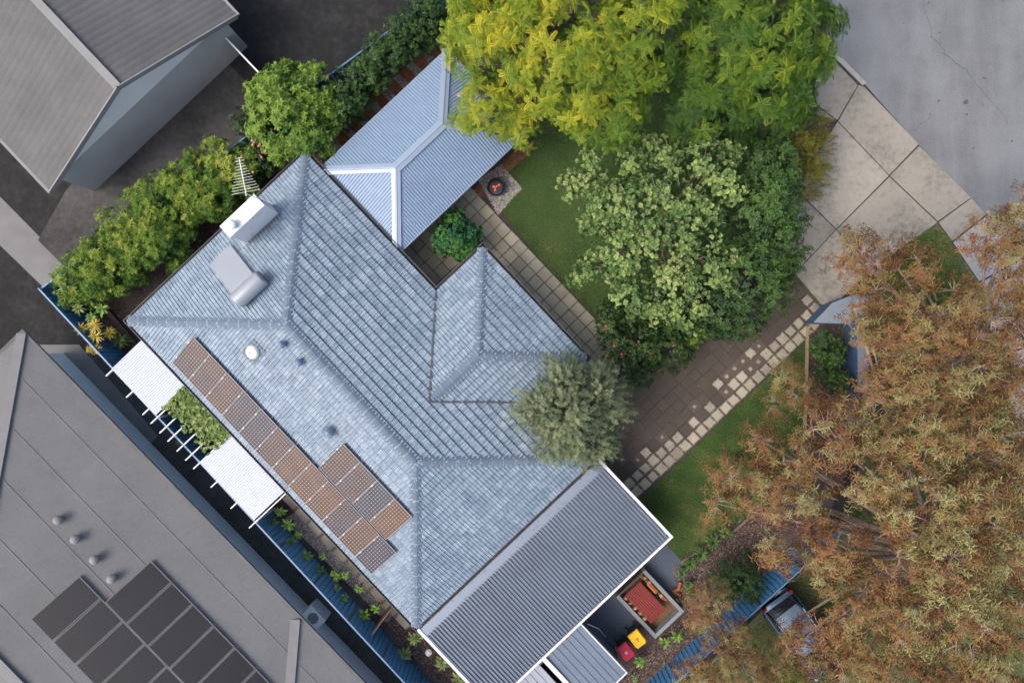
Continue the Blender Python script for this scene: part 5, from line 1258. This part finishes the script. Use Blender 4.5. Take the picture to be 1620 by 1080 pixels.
for k, (x, y, r) in enumerate(((362, 268, 46), (318, 290, 50), (268, 325, 52), (222, 365, 52), (185, 410, 48), (140, 440, 42), (345, 310, 32), (265, 390, 34))):
    tree('oleander_shrub', ['yellow green hedge shrub beside the television antenna', 'yellow green hedge shrub second down from the antenna', 'yellow green hedge shrub third down from the antenna', 'yellow green hedge shrub fourth down from the antenna', 'green hedge shrub fifth down from the antenna', 'green hedge shrub at the lower left fence corner', 'low green hedge shrub by the white chimney', 'low green hedge shrub by the eave below the water heater'][k], 'shrub', (x, y),
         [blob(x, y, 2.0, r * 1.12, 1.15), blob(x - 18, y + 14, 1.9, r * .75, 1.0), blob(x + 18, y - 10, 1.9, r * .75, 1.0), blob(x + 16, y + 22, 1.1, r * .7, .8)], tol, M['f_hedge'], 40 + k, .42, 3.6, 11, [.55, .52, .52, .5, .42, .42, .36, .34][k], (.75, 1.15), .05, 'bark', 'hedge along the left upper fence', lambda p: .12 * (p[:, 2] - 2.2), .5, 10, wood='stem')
tree('garden_shrub', 'rounded dark green shrub on bark mulch beside the lower fence', 'shrub', (1168, 915),
     [blob(1165, 908, 1.2, 34, .8), blob(1150, 925, .9, 26, .6), blob(1185, 925, 1.0, 24, .6)], thd, M['f_dark'], 60, .35, 3.4, 11, .40, (.8, 1.1), .05, 'bark', None, None, .4, 10, wood='stem')
tree('wall_shrub', 'dark green leafy shrub enclosed by the blue front wall', 'shrub', (1312, 565),
     [blob(1305, 545, .9, 26, .7), blob(1320, 570, .9, 28, .7), blob(1300, 590, .8, 22, .6), blob(1325, 605, .8, 24, .6)], tci, M['f_dark'], 61, .35, 3.6, 10, .5, (.8, 1.2), .05, 'bark', None, None, .3, 10, wood='stem')
# vine on the pergola
vr = np.random.default_rng(12); vpn = 900
vv0, vv1 = s1v1 - .05, s2v0 + .05
pu = pa_in - .05 - np.abs(vr.normal(size=vpn)) * .55; pvv = vr.uniform(vv0, vv1, vpn); ok = pu > pout + .5; pu, pvv = pu[ok], pvv[ok]
Pv = np.stack([pu * UX + pvv * UY, pu * UY - pvv * UX, ZP + .02 + vr.uniform(0, .16, len(pu))], 1); Av = norm(vr.normal(size=Pv.shape) * .35 + np.array([0, 0, 1]))
vine = thing('pergola_vine', 'pale green leafy vine growing over the pergola between the white sheets', 'vine', W(pa_in - .3, (vv0 + vv1) / 2, 0))
V, F, T = scatter([t_rosette(vr, 6, .13, .10, -.1, .6, .1, .1) for _ in range(3)], Pv, Av, vr.uniform(.7, 1.2, len(Pv)), .5 + vr.uniform(-.3, .3, len(Pv)), vr)
mesh_np('foliage', V, F, T, M['f_vine'], vine)
MB().tube([W(pa_in - .25, vv0 + .8, 0), W(pa_in - .3, vv0 + 1.0, 1.2), W(pa_in - .4, vv0 + 1.2, ZP)], [.04, .03, .02], 6).build('stem', M['bark'], vine)

# eucalyptus on the right
te = [t_spray(R_, 18, .55, .20, .028, .30, .8) for _ in range(6)]
def clear(p):      # open patches where the car, fence and mulch show between the branches
    s_ = GS * (H - p[:, 2]); x = p[:, 0] / s_ + 810; y = 540 - p[:, 1] / s_; ok = np.ones(len(p), bool)
    return ok
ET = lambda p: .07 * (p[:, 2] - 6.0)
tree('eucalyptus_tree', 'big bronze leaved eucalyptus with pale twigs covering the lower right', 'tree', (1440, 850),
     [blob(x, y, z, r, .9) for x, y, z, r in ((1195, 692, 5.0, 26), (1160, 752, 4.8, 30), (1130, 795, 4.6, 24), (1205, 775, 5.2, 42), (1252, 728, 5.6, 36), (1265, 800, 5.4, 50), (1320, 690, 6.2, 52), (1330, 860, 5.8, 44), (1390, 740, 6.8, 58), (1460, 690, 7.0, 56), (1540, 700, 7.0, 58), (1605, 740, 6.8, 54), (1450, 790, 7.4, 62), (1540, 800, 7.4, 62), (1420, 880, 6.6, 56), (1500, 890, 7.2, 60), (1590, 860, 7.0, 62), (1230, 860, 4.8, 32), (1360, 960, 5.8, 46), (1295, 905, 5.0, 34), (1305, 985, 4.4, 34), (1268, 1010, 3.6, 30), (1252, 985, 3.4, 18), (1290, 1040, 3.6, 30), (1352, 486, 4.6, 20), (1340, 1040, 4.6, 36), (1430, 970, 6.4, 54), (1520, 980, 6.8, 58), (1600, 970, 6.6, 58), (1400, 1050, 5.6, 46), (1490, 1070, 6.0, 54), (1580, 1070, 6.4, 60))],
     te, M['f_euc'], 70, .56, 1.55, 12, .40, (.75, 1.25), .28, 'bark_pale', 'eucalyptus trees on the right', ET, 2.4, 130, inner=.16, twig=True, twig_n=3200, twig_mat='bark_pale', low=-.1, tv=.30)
tree('eucalyptus_tree', 'bronze leaved eucalyptus with thin branches below the road at the upper right', 'tree', (1480, 560),
     [blob(x, y, z, r, .85) for x, y, z, r in ((1362, 415, 5.0, 42), (1395, 385, 4.6, 24), (1405, 470, 5.2, 36), (1455, 425, 4.6, 30), (1560, 375, 5.0, 40), (1605, 340, 5.0, 34), (1600, 420, 5.0, 38), (1570, 460, 5.2, 36), (1620, 490, 5.4, 40), (1500, 470, 5.0, 30), (1348, 520, 5.2, 22), (1395, 560, 5.8, 50), (1322, 632, 5.4, 26), (1460, 520, 6.2, 52), (1530, 520, 6.2, 52), (1590, 540, 5.8, 46), (1450, 610, 6.4, 56), (1530, 610, 6.4, 56), (1600, 630, 6.2, 52), (1392, 630, 6.0, 38))],
     te, M['f_euc'], 71, .52, 1.45, 12, .43, (.75, 1.25), .22, 'bark_pale', 'eucalyptus trees on the right', ET, 2.2, 90, inner=.14, twig=True, twig_n=2000, twig_mat='bark_pale', low=-.1, tv=.22)
tree('eucalyptus_sapling', 'low bronze eucalyptus branches beside the wood bay above the lower fence', 'tree', (1150, 1010),
     [blob(x, y, z, r, .7) for x, y, z, r in ((1122, 950, 3.6, 28), (1108, 975, 3.4, 22), (1135, 1040, 3.2, 34), (1110, 1065, 3.0, 30), (1180, 1060, 3.0, 34), (1160, 1000, 2.9, 22), (1215, 1040, 2.6, 26))],
     te, M['f_euc'], 72, .45, 2.6, 12, .45, (.6, 1.0), .10, 'bark_pale', 'eucalyptus trees on the right', None, 1.5, 30, inner=.1, twig=True, twig_n=400, twig_mat='bark_pale', low=-.1, tv=.22)
tree('eucalyptus_sapling', 'small bronze eucalyptus spray reaching over the cream edge pavers', 'tree', (1300, 632),
     [blob(x, y, z, r, .6) for x, y, z, r in ((1236, 600, 3.2, 24), (1220, 640, 3.0, 16), (1262, 618, 3.3, 22), (1285, 645, 3.2, 24))],
     te, M['f_euc'], 74, .40, 2.4, 11, .46, (.6, 1.0), .05, 'bark_pale', 'eucalyptus trees on the right', None, 1.6, 24, inner=.1, twig=True, twig_n=220, twig_mat='bark_pale', low=-.1)
tree('verge_shrub', 'yellow green low shrub below the parked car at the bottom', 'shrub', (1270, 1050),
     [blob(x, y, z, r, .5) for x, y, z, r in ((1240, 1050, .8, 30), (1280, 1065, .8, 34), (1320, 1040, .9, 30), (1335, 1000, 1.0, 26))], tyl, M['f_yellow'], 73, .35, 2.4, 9, .36, (.6, 1.0), .04, 'bark', None, None, .3, 10, wood='stem')

# ------------------------------------------------------------------ broad leaved plants, leaf by leaf
def big_leaf(L, Wd, droop, name, m, nseg=4):
    vs_ = []; fs = []; prof_w = [.10, .62, 1.0, .8, .0]
    for i in range(nseg + 1):
        f = i / nseg; x = L * f; z = .28 * x - droop * f * f * L; w_ = Wd / 2 * prof_w[i]
        vs_ += [(x, -w_, z + w_ * .35), (x, 0, z), (x, w_, z + w_ * .35)]
    for i in range(nseg):
        a = i * 3; fs += [(a, a + 3, a + 4, a + 1), (a + 1, a + 4, a + 5, a + 2)]
    me = bpy.data.meshes.new(name); me.from_pydata(vs_, [], fs); me.materials.append(m); return me
def leafmat(name, c0, c1):
    t = NT(name); r = t.rnd(); col = t.ramp(r, [(0, c0), (1, c1)])
    col = t.mix(1.0, col, t.ramp(t.noise(12, 3), [(0.3, .8), (.7, 1.2)]), 'MULTIPLY'); return t.out(col, .45)
M['lf_green'] = leafmat('plant_leaf', (0.05, 0.14, 0.015), (0.20, 0.33, 0.03)); M['lf_dark'] = leafmat('plant_leaf_dark', (0.025, 0.08, 0.015), (0.10, 0.20, 0.03))
M['lf_yel'] = leafmat('spiky_leaf_yellow', (0.20, 0.20, 0.02), (0.62, 0.44, 0.05)); M['lf_spk'] = leafmat('spiky_leaf_green', (0.025, 0.075, 0.012), (0.09, 0.17, 0.03))
M['lf_olive'] = leafmat('plant_leaf_olive', (0.10, 0.15, 0.04), (0.26, 0.32, 0.09))
LM = {(k, i): big_leaf(1.0, .30 + .04 * i, .35 + .1 * i, 'leaf', M[k]) for k in ('lf_green', 'lf_dark', 'lf_olive') for i in range(3)}
SM = {(k, i): big_leaf(1.0, .11, .25 + .25 * i, 'leaf', M[k]) for k in ('lf_yel', 'lf_spk') for i in range(3)}
rq = random.Random(21)
def broad_plant(px_, py_, rpx, z, label, key, group, n=13, spiky=False, lean=None, name='leafy_plant'):
    c = P(px_, py_, z); s = GS * (H - z); L = rpx * s; root = Vector((c.x, c.y, 0))
    if lean: root = P(lean[0], lean[1], 0)
    t = thing(name, label, 'plant', root, group)
    MB().tube([root, root.lerp(c, .5) + Vector((rq.uniform(-.04, .04), rq.uniform(-.04, .04), .05)), c], [.028, .024, .018], 6).build('stem', M['bark_thin' if spiky else 'bark'], t, True)
    for k in range(n):
        az = k * 2.39996 + rq.uniform(-.25, .25); f = k / n; me = (SM if spiky else LM)[(key, rq.randrange(3))]
        o = link(me, 'leaf', None, c - ZV * (.05 * (1 - f))); l = L * rq.uniform(.8, 1.12) * (1 - .35 * f)
        o.scale = (l, l * rq.uniform(.85, 1.15), l); o.rotation_euler = (rq.uniform(-.2, .2), -(f * (1.0 if spiky else .75) - .12), az); put(o, t)
FR = [(225, 105, 42), (170, 178, 56), (272, 182, 50), (290, 275, 38), (332, 240, 34), (380, 355, 38), (470, 360, 30), (455, 435, 38), (545, 468, 46), (598, 470, 34), (550, 540, 28), (590, 596, 34), (675, 546, 38), (706, 696, 48), (770, 660, 40)]
for k, (x, y, r_) in enumerate(FR):
    broad_plant(380 + x / 3.6, 780 + y / 3.6, r_ / 3.6, .9, 'leafy green plant beside the left fence, %s down from the white pergola sheet' % ORD[k], 'lf_dark' if k in (3, 4, 6, 7) else 'lf_green', 'leafy plants along the left fence', 12)
for k, (x, y) in enumerate(((433, 545), (500, 578), (470, 612), (533, 632))):
    broad_plant(130 + x / 3.085, 500 + y / 3.085, 9, .8, 'small leafy plant under the pergola rafters, %s from the top' % ORD[k], 'lf_olive', 'small plants under the pergola', 9)
for k, (x, y, r_) in enumerate(((625, 90, 92), (615, 270, 76), (740, 290, 86), (865, 375, 80), (965, 290, 92))):
    broad_plant(x / 6, 440 + y / 6, r_ / 6, 1.5, 'broad leaved plant at the left fence corner, %s down' % ORD[k], 'lf_olive' if k < 3 else 'lf_green', 'broad leaved plants at the fence corner', 13)
for k, (x, y, r_, z) in enumerate(((775, 480, 82, 1.7), (895, 450, 84, 1.9), (912, 548, 92, 1.8), (1040, 520, 80, 1.4), (918, 668, 66, 1.8), (850, 672, 56, 1.7))):
    broad_plant(x / 6, 440 + y / 6, r_ / 6, z, ['golden spiky plant head leftmost by the fence corner', 'golden spiky plant head at the top of the cluster', 'brightest golden spiky plant head in the middle of the cluster', 'greenish spiky plant head nearest the roof', 'golden spiky plant head lowest beside the white pergola', 'small dull spiky plant head touching the left fence top'][k], 'lf_yel', 'golden spiky plants by the fence', 40, True, (1010 / 6 + rq.uniform(0, 12), 440 + 600 / 6), 'spiky_plant')
broad_plant(1140 / 6, 440 + 592 / 6, 105 / 6, .9, 'dark green spiky plant beside the upper white pergola sheet', 'lf_spk', None, 44, True, None, 'spiky_plant')
for k, (x, y, r_) in enumerate(((735, 245, 36), (783, 190, 48), (845, 135, 52), (915, 62, 54), (990, 10, 44), (772, 315, 32), (782, 368, 30))):
    broad_plant(880 + x / 3.68, 840 + y / 3.68, r_ * 1.15 / 3.68, .35, ['spiky green tuft at the patio corner by the timber edging', 'spiky green tuft second from the patio along the timber edging', 'spiky green tuft third from the patio along the timber edging', 'spiky green tuft fourth from the patio along the timber edging', 'spiky green tuft furthest from the patio by the lawn', 'small dark tuft beside the split logs', 'small dark tuft behind the split logs'][k], 'lf_spk', 'spiky tufts along the lawn edging', 60, True, None, 'spiky_plant')
for k, (x, y, r_, lab) in enumerate(((635, 648, 46, 'leafy plant between the wood bay and lower fence, on the left'), (702, 615, 52, 'leafy plant between the wood bay and lower fence, on the right'), (490, 760, 46, 'leafy plant just below the red bin'), (455, 855, 28, 'small leafy plant at the bottom beside the shed corner'), (842, 578, 30, 'small leafy plant at the lower fence beneath bronze branches'))):
    broad_plant(880 + x / 3.68, 840 + y / 3.68, r_ / 3.68, .6, lab, 'lf_green', 'leafy plants by the lower fence', 12)
for k, (x, y) in enumerate(((655, 1010), (700, 1050), (640, 1035), (725, 1075), (668, 1000))):
    broad_plant(x, y, 15, .35, 'dry brownish tuft in the bed below the house corner, %s' % ['middle', 'lower', 'by the fence', 'lowest', 'topmost'][k], 'lf_olive', 'dry tufts below the house corner', 16, False, None, 'garden_tuft')

# ------------------------------------------------------------------ grass and chips, pebbles, litter
def in_poly(x, y, poly):
    c = np.zeros(len(x), bool); n = len(poly)
    for i in range(n):
        x1, y1 = poly[i]; x2, y2 = poly[(i + 1) % n]
        m = ((y1 > y) != (y2 > y)) & (x < (x2 - x1) * (y - y1) / (y2 - y1 + 1e-12) + x1); c ^= m
    return c
def sample(rng, pxs, n):
    w = [tuple(P(a, b)[:2]) for a, b in pxs]; xs = [p[0] for p in w]; ys = [p[1] for p in w]
    x = rng.uniform(min(xs), max(xs), n * 3); y = rng.uniform(min(ys), max(ys), n * 3); ok = in_poly(x, y, w); return np.stack([x[ok][:n], y[ok][:n], np.zeros(min(n, ok.sum()))], 1)
rg = np.random.default_rng(9)
def patches(p): return .5 + .30 * np.sin(p[:, 0] * 1.3 + 1.1 * np.sin(p[:, 1] * .9)) * np.sin(p[:, 1] * 1.1 + 2 + 1.3 * np.sin(p[:, 0] * .7)) + .16 * np.sin(p[:, 0] * 3.9 + p[:, 1] * 2.3) * np.sin(p[:, 1] * 4.3 - p[:, 0] * 1.7)
M['f_grass'] = foliage_mat('grass_blade', [(0.0, (0.034, 0.080, 0.014)), (0.4, (0.070, 0.145, 0.022)), (0.7, (0.14, 0.19, 0.04)), (0.98, (0.30, 0.26, 0.11))], .2, .7)
def grass(label, pxs, n, h, bias=0.0):
    p = sample(rg, pxs, n); n = len(p); a = rg.uniform(0, 6.283, n); d = np.stack([np.cos(a), np.sin(a), np.zeros(n)], 1); s_ = np.stack([-np.sin(a), np.cos(a), np.zeros(n)], 1)
    hh = h * rg.uniform(.5, 1.3, n)[:, None]; p[:, 2] = .008; w = .011
    V = np.stack([p - s_ * w, p + s_ * w, p + d * hh * rg.uniform(.4, 1.1, (n, 1)) + np.array([0, 0, 1]) * hh * .7], 1).reshape(-1, 3)
    t = np.repeat(patches(p) + bias + rg.uniform(-.15, .15, n), 3)
    o = mesh_np('grass', V, np.arange(3 * n).reshape(-1, 3), t, M['f_grass']); o['kind'] = 'stuff'; o['label'] = label; o['category'] = 'grass'
grass('short dark green grass of the upper lawn', lawn_polys[0], 60000, .06)
grass('short green grass of the lower lawn beside the driveway', lawn_polys[1], 60000, .05)
grass('green grass on the verge by the concrete crossover', [(1500, 372), (1445, 350), (1395, 400), (1400, 520), (1560, 520)], 26000, .06, .05)
grass('patchy grass under the eucalyptus around the parked car', [(1110, 1080), (1241, 940), (1340, 850), (1390, 660), (1600, 660), (1620, 1080), (1500, 1110)], 70000, .08, .08)
def chips(name, label, polys, n, size, m, parent=None):
    p = np.concatenate([sample(rg, q, n // len(polys)) for q in polys]); n = len(p); p[:, 2] = .012 + rg.uniform(0, .02, n); a = rg.uniform(0, 6.283, n)
    d = np.stack([np.cos(a), np.sin(a), rg.uniform(-.3, .3, n)], 1) * (size * rg.uniform(.5, 1.3, n))[:, None]; s_ = np.stack([-np.sin(a), np.cos(a), rg.uniform(-.3, .3, n)], 1) * (size * .35 * rg.uniform(.5, 1.3, n))[:, None]
    V = np.stack([p - d - s_ * .4, p - s_, p + d, p + s_], 1).reshape(-1, 3)
    o = mesh_np(name, V, np.arange(4 * n).reshape(-1, 4), np.repeat(rg.uniform(0, 1, n), 4), m, parent); o['kind'] = 'stuff'
    if label: o['label'] = label; o['category'] = 'mulch'
M['chip'] = foliage_mat('bark_chip', [(0, (0.035, 0.022, 0.017)), (.5, (0.11, 0.07, 0.055)), (.85, (0.22, 0.155, 0.125)), (1, (0.34, 0.27, 0.22))], 0.0, .9)
chips('bark_mulch', 'brown bark mulch in the beds along the lower lawn and fence', [[(1062, 895), (1110, 868), (1200, 800), (1240, 850), (1215, 905), (1140, 985), (1060, 1080), (975, 1080), (1040, 1010), (1085, 970)]], 9000, .06, M['chip'])
chips('leaf_litter', 'dry leaf litter in the bed between the left fence and patio roof', [[(612, 985), (640, 975), (760, 1095), (700, 1095)], [(180, 505), (198, 512), (470, 255), (420, 235)], [(1280, 515), (1350, 515), (1352, 640), (1280, 680)], [(1225, 150), (1322, 190), (1265, 300), (1200, 300)]], 9000, .05, M['chip'])
M['pebble_t'] = foliage_mat('pebble_colour', [(0, (0.10, 0.085, 0.075)), (.5, (0.30, 0.27, 0.24)), (1, (0.62, 0.59, 0.55))], 0.0, .8)
def pebbles(name, label, p, size, m, parent=None):
    n = len(p); p[:, 2] += .012; oc = np.array([[1, 0, 0], [0, 1, 0], [-1, 0, 0], [0, -1, 0], [0, 0, .7], [.7, .7, .0]]); F0 = np.array([[0, 5, 4], [5, 1, 4], [1, 2, 4], [2, 3, 4], [3, 0, 4]])
    a = rg.uniform(0, 6.283, n); R = np.zeros((n, 3, 3)); R[:, 0, 0] = np.cos(a); R[:, 0, 1] = -np.sin(a); R[:, 1, 0] = np.sin(a); R[:, 1, 1] = np.cos(a); R[:, 2, 2] = 1
    V = np.einsum('mij,nj->mni', R, oc) * (size * rg.uniform(.5, 1.2, n))[:, None, None] + p[:, None, :]
    o = mesh_np(name, V.reshape(-1, 3), (F0[None] + (np.arange(n) * 6)[:, None, None]).reshape(-1, 3), np.repeat(rg.uniform(0, 1, n), 6), m, parent); o['kind'] = 'stuff'
    if label: o['label'] = label; o['category'] = 'gravel'
pebbles('gravel', 'grey brown gravel around the fire bowl', sample(rg, [(756, 285), (793, 260), (826, 298), (788, 340)], 3600), .028, M['pebble_t'])
pebbles('gravel', 'pale gravel strip beneath the solar row along the left fence', sample(rg, [(450, 820), (612, 985), (625, 968), (470, 808)], 4200), .028, M['pebble_t'])
pins = []
for k in range(10):
    u = -0.75 + k * 0.88; n = 160; uu = rg.uniform(u, u + .36, n); vv_ = rg.uniform(-13.17, -12.3, n); pins.append(np.stack([uu * UX + vv_ * UY, uu * UY - vv_ * UX, np.full(n, .012)], 1))
pebbles('pebble_inset', None, np.concatenate(pins), .026, M['pebble_t'], bp)
# dry leaves caught on the roof edges
ll = []
for (a_, b_, n, sp_, h_) in ((Hc + VVEC * .03, G + VVEC * .03, 150, .05, .05), (C, jn, 60, .04, .06), (F_, jn, 60, .04, .06), (D, E, 40, .05, .06), (pl_se.at(2, .4), pl_se.at(9, .4), 110, .9, .09)):
    f = rg.uniform(0, 1, n)[:, None]; q = np.array(a_) * (1 - f) + np.array(b_) * f + rg.normal(size=(n, 3)) * np.array([sp_, sp_, .0]); q[:, 2] += h_ + rg.uniform(0, .02, n); ll.append(q)
p = np.concatenate(ll); n = len(p); a = rg.uniform(0, 6.283, n); d = np.stack([np.cos(a), np.sin(a), np.zeros(n)], 1) * .045; s_ = np.stack([-np.sin(a), np.cos(a), np.zeros(n)], 1) * .02
o = mesh_np('dry_leaf', np.stack([p - d, p - s_, p + d, p + s_], 1).reshape(-1, 3), np.arange(4 * n).reshape(-1, 4), np.repeat(rg.uniform(0, .7, n), 4), M['chip'], roof); o['kind'] = 'stuff'

chips('fallen_leaves', 'dry brown leaves scattered over the lawns and driveway', [lawn_polys[0], lawn_polys[1], [(990, 770), (1260, 520), (1220, 470), (960, 690)]], 900, .045, M['chip'])
bpy.data.objects['fallen_leaves'].location.z = .05
